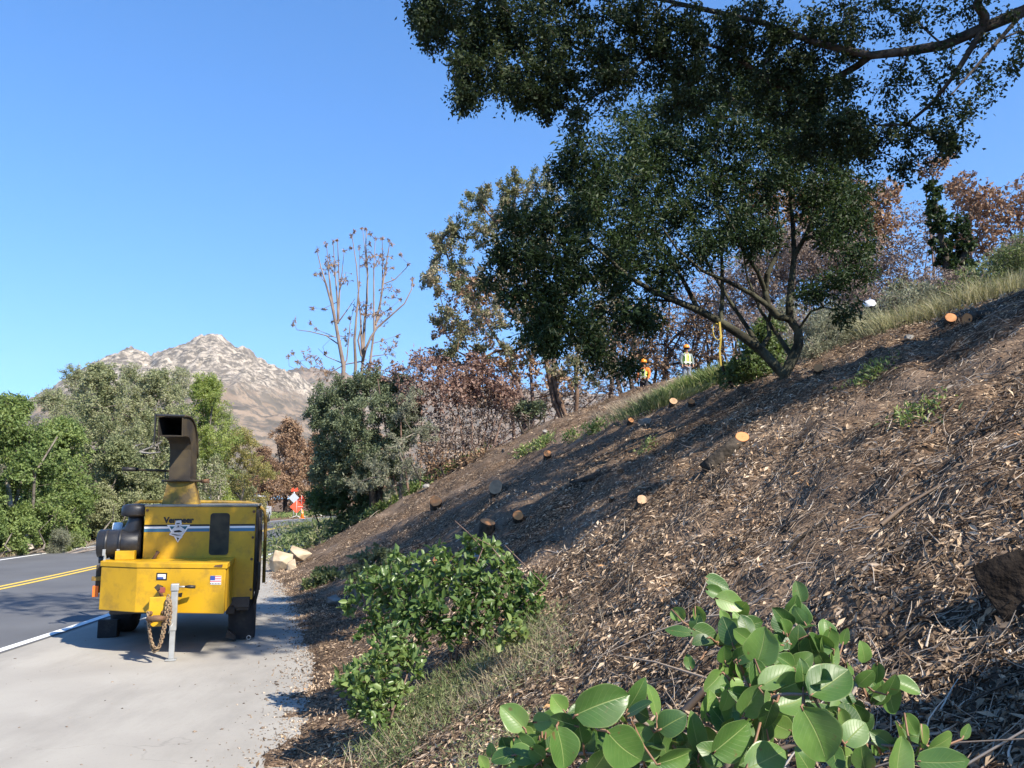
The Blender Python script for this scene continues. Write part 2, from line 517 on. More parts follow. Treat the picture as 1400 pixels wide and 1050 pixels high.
M_ground = ground_mat()
M_shoulder = mat('pale shoulder paving', (.36, .338, .298), .9, col2=(.30, .28, .248), scale=.9, detail=10, bump=.25, bscale=160, dirt=((.22, .21, .195), 38, .56, .74, .55), spec=.2)
M_road = mat('asphalt', (.125, .128, .135), .85, col2=(.098, .1, .106), scale=.7, detail=10, bump=.3, bscale=200, dirt=((.2, .2, .2), 90, .55, .75, .5), spec=.25)
def paving(m, crack_scale, stain):
    nt = m.node_tree; N = nt.nodes; L = nt.links; b = N['Principled BSDF']
    src = b.inputs['Base Color'].links[0].from_socket
    tc = N.new('ShaderNodeTexCoord'); wn = N.new('ShaderNodeTexNoise'); wn.inputs['Scale'].default_value = 1.3; wn.inputs['Detail'].default_value = 8; L.new(tc.outputs['Object'], wn.inputs['Vector'])
    va = N.new('ShaderNodeVectorMath'); va.operation = 'MULTIPLY_ADD'; va.inputs[1].default_value = (1.6, 1.6, 0); L.new(wn.outputs['Color'], va.inputs[0]); L.new(tc.outputs['Object'], va.inputs[2])
    vo = N.new('ShaderNodeTexVoronoi'); vo.feature = 'DISTANCE_TO_EDGE'; vo.inputs['Scale'].default_value = crack_scale; L.new(va.outputs[0], vo.inputs['Vector'])
    mr = N.new('ShaderNodeMapRange'); mr.inputs[1].default_value = .0; mr.inputs[2].default_value = .006; mr.inputs[3].default_value = .3; mr.inputs[4].default_value = 0; L.new(vo.outputs['Distance'], mr.inputs[0])
    gate = N.new('ShaderNodeTexNoise'); gate.inputs['Scale'].default_value = .6; L.new(tc.outputs['Object'], gate.inputs['Vector'])
    gr = N.new('ShaderNodeMapRange'); gr.inputs[1].default_value = .48; gr.inputs[2].default_value = .6; L.new(gate.outputs['Fac'], gr.inputs[0])
    mu = N.new('ShaderNodeMath'); mu.operation = 'MULTIPLY'; L.new(mr.outputs[0], mu.inputs[0]); L.new(gr.outputs[0], mu.inputs[1])
    st = N.new('ShaderNodeTexNoise'); st.inputs['Scale'].default_value = .9; st.inputs['Detail'].default_value = 12; st.inputs['Roughness'].default_value = .72; mp = N.new('ShaderNodeMapping'); mp.inputs['Scale'].default_value = (1.0, .28, 1); mp.inputs['Rotation'].default_value = (0, 0, .1); L.new(tc.outputs['Object'], mp.inputs['Vector']); L.new(mp.outputs[0], st.inputs['Vector'])
    sr = N.new('ShaderNodeMapRange'); sr.inputs[1].default_value = .48; sr.inputs[2].default_value = .72; sr.inputs[4].default_value = stain; L.new(st.outputs['Fac'], sr.inputs[0])
    mx0 = N.new('ShaderNodeMath'); mx0.operation = 'MAXIMUM'; L.new(mu.outputs[0], mx0.inputs[0]); L.new(sr.outputs[0], mx0.inputs[1])
    mx = N.new('ShaderNodeMix'); mx.data_type = 'RGBA'; L.new(mx0.outputs[0], mx.inputs[0]); L.new(src, mx.inputs[6]); mx.inputs[7].default_value = (.12, .112, .10, 1); L.new(mx.outputs[2], b.inputs['Base Color'])


paving(M_shoulder, .55, .38); paving(M_road, .4, .3)
M_white = mat('white road paint', (.78, .78, .76), .7, dirt=((.35, .35, .34), 9, .5, .75, .6))
M_yellow = mat('yellow road paint', (.70, .47, .07), .7, dirt=((.3, .25, .15), 9, .5, .75, .5))
M_bark = mat('oak bark', (.085, .07, .055), .95, col2=(.03, .025, .02), scale=14, bump=.8, bscale=30, spec=.1)
M_barkgreen = mat('mossy smooth bark', (.085, .083, .055), .9, col2=(.03, .028, .02), scale=7, bump=.7, bscale=26, spec=.1)
M_barkpale = mat('pale bark', (.42, .38, .32), .9, col2=(.2, .17, .14), scale=7, spec=.1)
M_barkbrown = mat('scorched brown bark', (.20, .13, .09), .95, col2=(.07, .045, .033), scale=8, bump=.6, bscale=25, spec=.1)
M_char = mat('charred bark', (.075, .06, .05), .95, col2=(.03, .025, .022), scale=6, spec=.1)
M_greytwig = mat('dead grey twigs', (.30, .255, .22), .95, col2=(.15, .12, .10), scale=3, spec=.05)
M_browntwig = mat('dead brown twigs', (.24, .165, .13), .95, col2=(.12, .08, .065), scale=3, spec=.05)
M_purpletwig = mat('dead purplish twigs', (.19, .135, .12), .95, col2=(.1, .072, .062), scale=3, spec=.05)
M_deadtree = mat('bleached dead bark', (.30, .235, .19), .9, col2=(.14, .105, .085), scale=1.1, spec=.1)

L_oak = tintmat('oak leaves', [(0, (.013, .021, .009)), (.5, (.025, .040, .015)), (.9, (.048, .066, .025)), (1, (.12, .11, .045))], .55, .25, spec=.2)
L_toyon = tintmat('toyon leaves', [(0, (.012, .024, .009)), (.5, (.026, .046, .016)), (.88, (.05, .078, .025)), (1, (.13, .125, .04))], .5, .25, spec=.22)
L_burnt = tintmat('half scorched leaves', [(0, (.075, .095, .04)), (.52, (.155, .17, .08)), (.64, (.27, .235, .145)), (.88, (.40, .32, .225)), (1, (.52, .44, .34))], .6, .3)
L_brown = tintmat('scorched brown leaves', [(0, (.14, .085, .05)), (.4, (.25, .155, .09)), (.8, (.36, .245, .15)), (1, (.46, .34, .22))], .7, .2)
L_orange = tintmat('rusty dead leaves', [(0, (.13, .075, .045)), (.5, (.24, .145, .085)), (1, (.36, .25, .16))], .7, .2)
L_red = tintmat('reddish dead leaves', [(0, (.14, .085, .065)), (.5, (.25, .155, .12)), (1, (.37, .275, .21))], .7, .25)
L_darkshrub = tintmat('dark shrub leaves', [(0, (.06, .085, .04)), (.5, (.125, .155, .08)), (.8, (.20, .225, .13)), (1, (.30, .31, .19))], .6, .25)
L_mid = tintmat('mid green leaves', [(0, (.04, .075, .02)), (.5, (.08, .125, .04)), (.85, (.14, .19, .065)), (1, (.24, .27, .11))], .5, .3)
L_greyoak = tintmat('grey green oak leaves', [(0, (.12, .15, .065)), (.35, (.21, .235, .11)), (.7, (.30, .31, .17)), (1, (.42, .40, .29))], .65, .32)  # grey green of the oaks, paled further in place of slight haze
L_green = tintmat('fresh green leaves', [(0, (.075, .125, .035)), (.5, (.155, .215, .065)), (.85, (.25, .31, .10)), (1, (.40, .41, .18))], .55, .34)
L_lime = tintmat('yellow green leaves', [(0, (.14, .20, .04)), (.5, (.23, .29, .075)), (.9, (.33, .36, .12)), (1, (.45, .40, .17))], .5, .38)
L_yellow = tintmat('yellowing leaves', [(0, (.15, .16, .05)), (.5, (.25, .24, .08)), (1, (.42, .33, .12))], .5, .35)
L_bush = tintmat('glossy bush leaves', [(0, (.055, .105, .028)), (.5, (.13, .20, .06)), (1, (.27, .345, .13))], .36, .34, spec=.45)
L_weed = tintmat('weed leaves', [(0, (.07, .11, .035)), (.5, (.14, .18, .07)), (.85, (.23, .25, .115)), (1, (.36, .31, .20))], .6, .3)
L_sage = tintmat('sage leaves', [(0, (.11, .125, .075)), (.5, (.20, .21, .14)), (1, (.32, .32, .22))], .7, .25)
L_grass = tintmat('grass blades', [(0, (.075, .12, .035)), (.5, (.15, .2, .07)), (.8, (.25, .28, .12)), (1, (.42, .37, .22))], .5, .35)
L_palegrass = tintmat('pale grass', [(0, (.17, .18, .085)), (.5, (.29, .285, .15)), (1, (.45, .41, .27))], .6, .3)
L_straw = tintmat('dry straw', [(0, (.19, .15, .10)), (.5, (.32, .26, .18)), (1, (.45, .39, .28))], .7, .2)
L_chip = tintmat('leaf litter chips', [(0, (.036, .026, .018)), (.24, (.105, .074, .05)), (.48, (.25, .178, .118)), (.75, (.47, .35, .235)), (.92, (.63, .49, .345)), (.97, (.48, .26, .11)), (1, (.70, .59, .46))], .75, .12, spec=.15)
L_twig = tintmat('twig litter', [(0, (.06, .045, .034)), (.4, (.17, .125, .092)), (.8, (.33, .26, .195)), (1, (.52, .45, .37))], .85, 0, spec=.15)

# ------------------------------------------------------------------ ground sheet
def axis_lines(segs):
    out = []
    for a, b, s in segs: out.append(np.arange(a, b - 1e-6, s))
    return np.unique(np.round(np.concatenate(out), 4))


gx = axis_lines([(-3000, -300, 300), (-300, -60, 20), (-60, -20, 2), (-20, -7.5, .5), (-7.5, -3, .15), (-3, 5, .05), (5, 9, .1), (9, 24, .4), (24, 60, 2), (60, 300, 20), (300, 3001, 300)])
gy = axis_lines([(-300, -20, 20), (-20, -2, 1), (-2, .4, .2), (.4, 9, .06), (9, 17, .1), (17, 32, .25), (32, 60, .6), (60, 130, 2), (130, 300, 15), (300, 4001, 300)])
XX, YY = np.meshgrid(gx, gy)
ZZ = H(XX, YY)
fx = np.clip((np.abs(XX) - 80) / 200, 0, 1); fy = np.clip((YY - 150) / 150, 0, 1)
ZZ = ZZ * (1 - np.maximum(fx, fy)) - .3 * np.maximum(fx, fy)
nx, ny = len(gx), len(gy)
ii = (np.arange(ny - 1)[:, None] * nx + np.arange(nx - 1)[None]).ravel()
ground = mesh_np('ground', np.stack([XX.ravel(), YY.ravel(), ZZ.ravel()], 1), [np.stack([ii, ii + 1, ii + nx + 1, ii + nx], 1)], M_ground, smooth=True)
tag(ground, kind='structure')


def strip(name, fa, fb, z, m, y0=-30, y1=190, n=400, cols=2, jag=0.0):
    ys = np.linspace(y0, y1, n); a = fa(ys); b = fb(ys)
    if jag: b = b + jag * fbm(ys * 2.2, ys * 0 + 3, 4, 4)
    t = np.linspace(0, 1, cols)
    X = a[:, None] * (1 - t) + b[:, None] * t
    V = np.stack([X, np.repeat(ys[:, None], cols, 1), np.full_like(X, z)], -1).reshape(-1, 3)
    i = (np.arange(n - 1)[:, None] * cols + np.arange(cols - 1)[None]).ravel()
    return tag(mesh_np(name, V, [np.stack([i, i + 1, i + cols + 1, i + cols], 1)], m), kind='structure')


strip('road_shoulder', lambda y: road_r(y) - .3, lambda y: toe(y) + .02, 0.0, M_shoulder, jag=.12, n=900)
strip('road', lambda y: road_r(y) - 7.35, lambda y: road_r(y) + .10, .005, M_road)
strip('edge_line', lambda y: road_r(y) - .06, lambda y: road_r(y) + .06, .010, M_white)
strip('edge_line', lambda y: road_r(y) - 6.96, lambda y: road_r(y) - 6.84, .010, M_white)
strip('centre_line', lambda y: road_r(y) - 3.60, lambda y: road_r(y) - 3.49, .010, M_yellow)
strip('centre_line', lambda y: road_r(y) - 3.36, lambda y: road_r(y) - 3.25, .010, M_yellow)

# ------------------------------------------------------------------ mountain
def mountain(name, prof, yb, yr, az0, az1, seed, amp, m, rough_amp, nA=420, nD=150):
    """a range whose skyline has the given elevations, ridge at distance yr, foot at yb"""
    az = np.linspace(az0, az1, nA); t = np.linspace(0, 1.25, nD)
    px = np.array([p[0] for p in prof]); py = np.array([p[1] for p in prof])
    hr = 1.65 + (682 - np.interp(az, px, py)) / F * yr
    A, T = np.meshgrid(az, t)
    Yd = yb + (yr - yb) * T
    X = (A - 700) / F * Yd
    prf = np.where(T < 1, .02 + .98 * T ** 1.15, 1 - (T - 1) * 1.5)
    rid = 1 - np.abs(fbm(X / 260, Yd / 420, 4, seed)) * 2
    env = np.clip(T * 1.6, 0, 1) * np.clip(1.12 - np.abs(T - .5) * 1.5, .12, 1)
    Z = hr[None] * prf + amp * (rid - .75) * env
    crag = np.abs(fbm(X / 30, Yd / 42, 4, seed + 5))
    up = np.clip((T - .45) * 3, 0, 1)
    Z = Z + rough_amp * (crag - .18) * (.3 + up) + rough_amp * .35 * fbm(X / 11, Yd / 15, 3, seed + 9) * (.4 + up)
    n0, n1 = nD, nA
    i = (np.arange(n0 - 1)[:, None] * n1 + np.arange(n1 - 1)[None]).ravel()
    o = mesh_np(name, np.stack([X, Yd, Z], -1).reshape(-1, 3), [np.stack([i, i + 1, i + n1 + 1, i + n1], 1)], m, smooth=False)
    return tag(o, kind='structure')


def mountain_mat(hi0=.56):
    m = bpy.data.materials.new('rocky mountain'); m.use_nodes = True
    nt = m.node_tree; N = nt.nodes; L = nt.links; b = N['Principled BSDF']
    b.inputs['Roughness'].default_value = .95; b.inputs['Specular IOR Level'].default_value = .05
    tc = N.new('ShaderNodeTexCoord'); sep = N.new('ShaderNodeSeparateXYZ'); L.new(tc.outputs['Object'], sep.inputs[0])

    def noise(s, d, r=.6):
        n = N.new('ShaderNodeTexNoise'); n.inputs['Scale'].default_value = s; n.inputs['Detail'].default_value = d; n.inputs['Roughness'].default_value = r
        L.new(tc.outputs['Object'], n.inputs['Vector']); return n.outputs['Fac']

    def ramp(f, a, c):
        r = N.new('ShaderNodeValToRGB'); r.color_ramp.elements[0].position = a[0]; r.color_ramp.elements[1].position = a[1]
        r.color_ramp.elements[0].color = (*c[0], 1); r.color_ramp.elements[1].color = (*c[1], 1); L.new(f, r.inputs['Fac']); return r.outputs['Color']

    def mix(f, a, c):
        x = N.new('ShaderNodeMix'); x.data_type = 'RGBA'; L.new(f, x.inputs[0]); L.new(a, x.inputs[6]); L.new(c, x.inputs[7]); return x.outputs[2]

    def mth(op, a, c):
        x = N.new('ShaderNodeMath'); x.operation = op
        for k, v in ((0, a), (1, c)):
            if isinstance(v, (int, float)): x.inputs[k].default_value = v
            else: L.new(v, x.inputs[k])
        return x.outputs[0]
    rock = ramp(noise(.06, 6), (.3, .7), ((.28, .235, .18), (.47, .40, .315)))
    scrub = ramp(noise(.02, 7), (.35, .65), ((.08, .07, .055), (.15, .125, .097)))
    burnt = ramp(noise(.012, 8), (.35, .65), ((.16, .118, .083), (.26, .195, .138)))
    zz = mth('ADD', mth('DIVIDE', sep.outputs['Z'], 420.0), mth('MULTIPLY', mth('SUBTRACT', noise(.004, 4), .5), .6))
    hi = N.new('ShaderNodeMapRange'); hi.inputs[1].default_value = hi0; hi.inputs[2].default_value = hi0 + .16; L.new(zz, hi.inputs[0])
    rk = N.new('ShaderNodeMapRange'); rk.inputs[1].default_value = .46; rk.inputs[2].default_value = .54
    L.new(noise(.028, 9, .68), rk.inputs[0])
    low = mix(rk.outputs[0], burnt, scrub)
    rk2 = N.new('ShaderNodeMapRange'); rk2.inputs[1].default_value = .465; rk2.inputs[2].default_value = .56
    L.new(noise(.045, 12, .78), rk2.inputs[0])
    high = mix(rk2.outputs[0], scrub, rock)
    L.new(mix(hi.outputs[0], low, high), b.inputs['Base Color'])
    return m


MM = mountain_mat()
mountain('mountain', [(-400, 600), (-150, 575), (0, 551), (30, 543), (60, 530), (100, 510), (130, 491), (150, 480), (168, 473), (190, 474), (200, 477), (215, 469), (245, 461), (270, 456), (290, 456), (300, 461), (312, 467), (335, 475), (355, 490), (370, 497), (390, 507), (412, 519), (430, 530), (470, 545), (560, 570), (700, 590)], 1150, 2500, -420, 720, 31, 60, MM, 17)
mountain('mountain', [(200, 560), (330, 528), (385, 506), (410, 501), (440, 503), (480, 510), (520, 508), (580, 520), (700, 530), (900, 545)], 2300, 3600, 180, 950, 57, 60, mountain_mat(1.35), 22, 220, 60)

# ------------------------------------------------------------------ thin air between here and the mountain
hz = bpy.data.materials.new('thin haze'); hz.use_nodes = True; hn = hz.node_tree; hn.nodes.remove(hn.nodes['Principled BSDF'])
pv = hn.nodes.new('ShaderNodeVolumePrincipled'); pv.inputs['Color'].default_value = (.86, .92, 1, 1); pv.inputs['Density'].default_value = .00005; pv.inputs['Anisotropy'].default_value = .2
hn.links.new(pv.outputs[0], hn.nodes['Material Output'].inputs['Volume'])
tag(B().box(-3400, 3400, -600, 4800, -3, 800).obj('haze', hz), kind='stuff')

# ------------------------------------------------------------------ sun and sky
SAZ = np.array([.71, -.704]); EL = math.radians(42)
SUN = np.array([SAZ[0] * math.cos(EL), SAZ[1] * math.cos(EL), math.sin(EL)]); SUN /= np.linalg.norm(SUN)
w = bpy.data.worlds.new('World'); scene.world = w; w.use_nodes = True
nt = w.node_tree; sky = nt.nodes.new('ShaderNodeTexSky'); sky.sky_type = 'NISHITA'; sky.sun_disc = False
sky.sun_elevation = EL; sky.sun_rotation = math.atan2(SUN[0], SUN[1])
sky.air_density = 1.0; sky.dust_density = .0; sky.ozone_density = 3.0; sky.altitude = 200
bg = nt.nodes['Background']; hs = nt.nodes.new('ShaderNodeHueSaturation'); hs.inputs['Saturation'].default_value = 1.24; hs.inputs['Hue'].default_value = .504
tcw = nt.nodes.new('ShaderNodeTexCoord'); mpw = nt.nodes.new('ShaderNodeMapping'); mpw.inputs['Location'].default_value = (0, 0, .13); mpw.inputs['Scale'].default_value = (1, 1, .82)
nmw = nt.nodes.new('ShaderNodeVectorMath'); nmw.operation = 'NORMALIZE'
nt.links.new(tcw.outputs['Generated'], mpw.inputs['Vector']); nt.links.new(mpw.outputs[0], nmw.inputs[0]); nt.links.new(nmw.outputs[0], sky.inputs['Vector'])
nt.links.new(sky.outputs[0], hs.inputs['Color']); nt.links.new(hs.outputs[0], bg.inputs['Color']); bg.inputs['Strength'].default_value = .135
sl = bpy.data.lights.new('sun', 'SUN'); sl.energy = 4.9; sl.angle = math.radians(.53); sl.color = (1, .92, .79)
so = bpy.data.objects.new('sun', sl); COL.objects.link(so); so.rotation_euler = Vector(-SUN).to_track_quat('-Z', 'Y').to_euler(); so.location = (20, -20, 40)

cd = bpy.data.cameras.new('camera'); cam = bpy.data.objects.new('camera', cd); COL.objects.link(cam); scene.camera = cam
cam.location = CAM; cam.rotation_euler = (math.pi / 2 + PITCH, 0, 0)
cd.sensor_width = 36; cd.lens = 36 * F / 1400; cd.clip_end = 12000; cd.clip_start = .05
scene.view_settings.view_transform = 'Standard'; scene.view_settings.look = 'None'; scene.view_settings.exposure = 1.1; scene.view_settings.gamma = 1
scene.cycles.max_bounces = 5; scene.cycles.diffuse_bounces = 3; scene.cycles.glossy_bounces = 2; scene.cycles.transmission_bounces = 3; scene.cycles.transparent_max_bounces = 4

# ------------------------------------------------------------------ trees and shrubs
def lumps(rng, c, R, n, r, ntw, shell=.75):
    """n leaf clumps scattered through an ellipsoid crown"""
    out = []
    for i in range(n):
        d = rnd_dirs(rng, 1)[0] * (rng.random() ** (1 / 3)) * shell
        s = r * rng.uniform(.7, 1.25)
        out.append((c[0] + d[0] * R[0], c[1] + d[1] * R[1], c[2] + d[2] * R[2], s, s, s * .85, ntw))
    return out


def path(pts):
    """(px, py, distance) -> points"""
    return [P(*p) for p in pts]


def rooted(px, py, Y):
    q = P(px, py, Y); q[2] = h1(q[0], q[1]) - .03; return q


# --- the multi-stemmed tree on the slope
D = 10.4
tb = P(1072, 508, D); tb[2] = min(tb[2], h1(tb[0], tb[1]) + .02)
below = tb + np.array([0.02, 0, -.25])
tr = [
    ([below, tb, *path([(1040, 478, D), (1008, 455, D - .05), (985, 440, D - .1), (955, 424, D - .2), (925, 412, D - .35), (893, 398, D - .5), (862, 380, D - .6), (835, 356, D - .7), (805, 330, D - .8)])], .13, .03),
    ([tb, *path([(1084, 490, D), (1092, 470, D), (1091, 452, D), (1080, 437, D), (1079, 415, D), (1082, 385, D + .05), (1086, 350, D + .1), (1084, 310, D + .15), (1080, 260, D + .2), (1090, 200, D + .2)])], .115, .035, True),
    (path([(1080, 437, D), (1062, 432, D - .05), (1050, 418, D - .1), (1046, 398, D - .1), (1049, 375, D - .2), (1060, 352, D - .2), (1070, 325, D - .3), (1062, 280, D - .3)]), .085, .03, True),
    (path([(1046, 398, D - .1), (1036, 372, D - .3), (1018, 345, D - .5), (1005, 315, D - .6), (985, 280, D - .7)]), .045, .02, True),
    (path([(1050, 418, D - .1), (1025, 400, D - .2), (995, 385, D - .4), (960, 370, D - .6), (925, 340, D - .9), (905, 310, D - 1)]), .05, .02, True),
    (path([(985, 440, D - .1), (988, 405, D - .1), (987, 360, D - .1), (984, 310, D), (982, 260, D), (978, 200, D)]), .045, .02, True),
    (path([(1086, 350, D + .1), (1100, 325, D), (1112, 295, D - .1), (1120, 250, D - .1)]), .05, .02, True),
    (path([(955, 424, D - .2), (935, 385, D), (915, 350, D + .2), (885, 300, D + .4), (860, 260, D + .6)]), .045, .018, True),
    (path([(1040, 478, D), (1052, 458, D + .15), (1050, 440, D + .2), (1055, 425, D + .1)]), .05, .045, True),
    (path([(1040, 478, D), (1022, 448, D + .1), (1000, 415, D + .2), (975, 375, D + .3), (955, 330, D + .4), (940, 270, D + .5)]), .05, .02, True),
    (path([(1084, 490, D), (1066, 462, D + .2), (1040, 425, D + .3), (1022, 380, D + .4), (1012, 320, D + .5)]), .05, .02, True),
    (path([(925, 412, D - .35), (885, 410, D - .4), (845, 408, D - .5), (810, 415, D - .6)]), .03, .012, True),
]
tr = [(t[0], t[1] * .58, t[2] * .5, *t[3:]) for t in tr]
cl = []
for px, py, dd, r, k in [
    (790, 205, -.6, 28, 26), (770, 235, -.6, 22, 18), (815, 250, -.3, 40, 44), (745, 300, -.9, 34, 34), (700, 300, -1, 22, 16), (800, 300, -.5, 44, 50), (720, 350, -1, 38, 40), (690, 345, -1, 24, 18), (770, 365, -.8, 48, 60), (745, 410, -.9, 40, 44), (740, 450, -1, 28, 30), (785, 440, -.8, 42, 46), (815, 480, -.9, 26, 20), (855, 505, -.9, 16, 10), (850, 420, -.6, 42, 40), (835, 370, -.3, 46, 50), (860, 320, 0, 48, 50), (870, 260, .3, 48, 50), (850, 200, .4, 46, 46), (900, 160, .5, 46, 46), (910, 220, .5, 46, 46), (930, 290, .2, 46, 44), (905, 370, -.3, 38, 32), (950, 130, .5, 46, 46), (970, 190, .2, 48, 48), (985, 250, 0, 46, 44), (1000, 310, -.4, 40, 32), (1010, 130, .3, 48, 48), (1040, 190, 0, 50, 50), (1050, 250, 0, 48, 46), (1060, 120, .3, 46, 44), (1105, 150, .3, 46, 44), (1100, 210, 0, 48, 46), (1110, 270, 0, 44, 40), (1150, 200, 0, 40, 32), (1150, 260, .2, 38, 28), (1135, 320, -.2, 32, 22), (1160, 300, 0, 28, 20), (1170, 345, -.4, 22, 12), (1145, 385, -.6, 22, 14), (1110, 400, -.6, 18, 10), (1180, 375, -.6, 16, 8), (1155, 425, -.7, 16, 8), (1040, 330, -.5, 34, 22), (960, 340, -.5, 36, 26), (880, 440, -.5, 26, 14), (700, 400, -1, 22, 12), (665, 380, -1, 14, 6), (760, 475, -1, 20, 12)]:
    cl.append(C(px, py, D + dd, r, 1, 1.5) + (k,))
    if dd > -.6: cl.append(C(px + 12, py - 6, D + dd + 1.5, r * 1.0, 1, 1.4) + (int(k * .5),))
tree('broadleaf_tree', 'dark green tree with several mossy leaning stems rising from the cleared slope', 'tree', below, tr, cl, M_barkgreen, L_toyon, (.071, .025), 84000, 4, tip_r=.004, droop=.3, spread=2.8)

# --- the big oak whose boughs hang in from the upper right (trunk stands beside the frame)
ob = np.array([8.3, 5.6, 0.0]); ob[2] = h1(ob[0], ob[1]) - .1
otr = [
    ([ob, ob + [-.1, 0, .8], ob + [-.35, .1, 1.8], ob + [-.8, .2, 2.6]], .42, .30),
    ([ob + [-.8, .2, 2.6], *path([(1480, -30, 5.9), (1400, 15, 6.0), (1345, 38, 6.0), (1290, 62, 6.1), (1240, 70, 6.1), (1190, 76, 6.2), (1120, 60, 6.3), (1040, 30, 6.4), (950, 10, 6.5), (860, -10, 6.6), (760, -30, 6.6), (680, -40, 6.6)])], .05, .008, True),
    (path([(1345, 38, 6.0), (1310, 95, 6.0), (1275, 140, 6.1), (1240, 170, 6.2), (1190, 172, 6.3), (1160, 168, 6.3)]), .02, .006, True),
    (path([(1400, 15, 6.0), (1365, 55, 5.7), (1335, 90, 5.6), (1300, 130, 5.5)]), .017, .006, True),
    ([ob + [-.8, .2, 2.6], ob + [-1.6, .1, 3.9], ob + [-2.8, -.1, 5.0], ob + [-4.2, 0, 5.8], ob + [-5.8, .2, 6.3]], .24, .06, True),
    ([ob + [-.35, .1, 1.8], ob + [-.2, .6, 3.2], ob + [-.3, 1.3, 4.6], ob + [-.6, 2.2, 5.8]], .24, .07, True),
    ([ob + [-.8, .2, 2.6], ob + [-1.2, -.6, 4.2], ob + [-1.8, -1.0, 5.6]], .2, .07, True),
]
ocl = []; rg0 = np.random.default_rng(6)
for px, py, dd, r, k in [
    (575, 8, 6.6, 26, 24), (605, 35, 6.6, 30, 30), (650, 10, 6.6, 40, 44), (600, -30, 6.6, 40, 40), (645, 60, 6.6, 26, 24), (690, 40, 6.6, 42, 46), (640, 105, 6.5, 30, 30), (640, 130, 6.5, 18, 14), (685, 95, 6.5, 40, 42), (725, 120, 6.5, 26, 24), (745, 60, 6.6, 46, 46), (760, 10, 6.6, 46, 44), (770, 120, 6.5, 34, 30), (745, 150, 6.5, 18, 12), (800, 70, 6.6, 42, 36), (785, 160, 6.5, 18, 10), (830, 120, 6.6, 34, 28), (840, 30, 6.5, 46, 40), (890, 80, 6.6, 46, 42), (900, 20, 6.5, 46, 40), (940, 120, 6.6, 40, 34), (960, 60, 6.5, 46, 42), (1020, 30, 6.5, 46, 40), (1030, 90, 6.6, 46, 40), (1080, 130, 6.6, 42, 34), (1090, 60, 6.4, 46, 36), (1110, 180, 6.5, 34, 28), (1140, 120, 6.5, 40, 30), (1150, 40, 6.3, 46, 32), (1160, 190, 6.4, 34, 28), (1195, 205, 6.4, 20, 14), (1220, 185, 6.3, 34, 28), (1245, 225, 6.3, 18, 12), (1200, 140, 6.4, 36, 22), (1230, 110, 6.3, 40, 22), (1270, 190, 6.2, 32, 26), (1300, 200, 6.1, 24, 18), (1330, 195, 6.0, 24, 18), (1350, 170, 6.0, 28, 20), (1385, 180, 5.9, 22, 14), (1300, 150, 6.1, 36, 22), (1400, 120, 5.8, 36, 26), (1430, 60, 5.8, 40, 26), (1340, 110, 6.0, 34, 16), (1260, 30, 6.2, 44, 22), (1330, 10, 5.9, 44, 24), (1210, 0, 6.3, 50, 28), (1290, 85, 6.1, 34, 14), (1460, 160, 5.8, 40, 26), (1390, 60, 5.9, 36, 14)]:
    if any(np.linalg.norm(np.cross(P(px, py, dd) - S_, SUN)) < .3 for S_ in (P(1015, 597, 7.45),)): continue
    ocl.append(C(px + (rg0.normal() * 5), py + rg0.normal() * 5, dd, r * (1.35 if px > 1170 else 1.2), 1, 1.5) + (int(k * (.55 if px > 1170 else 1.35)),))
rg = np.random.default_rng(77)
# the upper crown, above the frame
n_ = 0; gaps = [P(1015, 597, 8.0), P(708, 707, 8.2), P(667, 717, 7.6), P(596, 687, 11.5)]
while n_ < 78:
    x = rg.uniform(2.2, 11.0); y = rg.uniform(2.6, 6.8); z = rg.uniform(6.2, 10.4); t_ = y + (z - 2.8) * .79
    if not ((7.4 if x < 7 else 6.2) < t_ < 10.7) or z < 1.65 + .80 * y + .4: continue
    lx = x - (z - 3.2) * .78
    if lx > 3.4 and t_ > 9.2: continue
    if any(np.linalg.norm(np.cross(np.array([x, y, z]) - S_, SUN)) < .75 for S_ in gaps): continue
    if fbm(np.array([x * .7]), np.array([t_ * .7]), 2, 15)[0] < -.12: continue
    s = rg.uniform(.5, .85); n_ += 1
    ocl.append((x, y, z, s, s, s * .7, 52))
for x, y, z, s, k in [(-1.2, 6.4, 8.9, .8, 26), (-.4, 7.2, 9.0, .8, 26), (.4, 7.3, 9.4, .8, 26), (-1.4, 7.0, 9.6, .8, 24), (.2, 6.3, 8.3, .7, 20), (-1.0, 5.8, 9.9, .8, 22), (1.8, 7.0, 7.5, .7, 22), (2.4, 7.3, 7.7, .7, 22), (1.3, 6.6, 7.3, .6, 18), (.6, 5.4, 7.2, .7, 14), (1.2, 4.9, 7.6, .7, 12), (1.6, 5.6, 7.0, .6, 14), (0.2, 5.9, 9.4, .8, 22), (-.6, 6.2, 9.6, .8, 22), (.9, 6.6, 9.3, .8, 22), (-.2, 6.8, 9.9, .7, 18), (2.0, 5.8, 6.7, .6, 20), (2.6, 6.3, 7.0, .7, 24), (3.0, 6.9, 7.3, .7, 24), (1.9, 6.6, 7.2, .6, 20), (3.6, 5.2, 6.0, .7, 24), (4.4, 5.4, 6.6, .8, 26), (5.2, 5.4, 7.0, .8, 26), (2.9, 5.5, 6.6, .6, 20)]:
    if (z - s * .7 - 1.65) / (y + .3) > .62: ocl.append((x, y, z, s, s, s * .7, int(k * 2.4)))
tree('oak_tree', 'huge dark oak whose small leaved boughs hang down across the top of the view', 'tree', ob, otr, ocl, M_bark, L_oak, (.031, .02), 380000, 8, tip_r=.0026, droop=.25, spread=3.0)

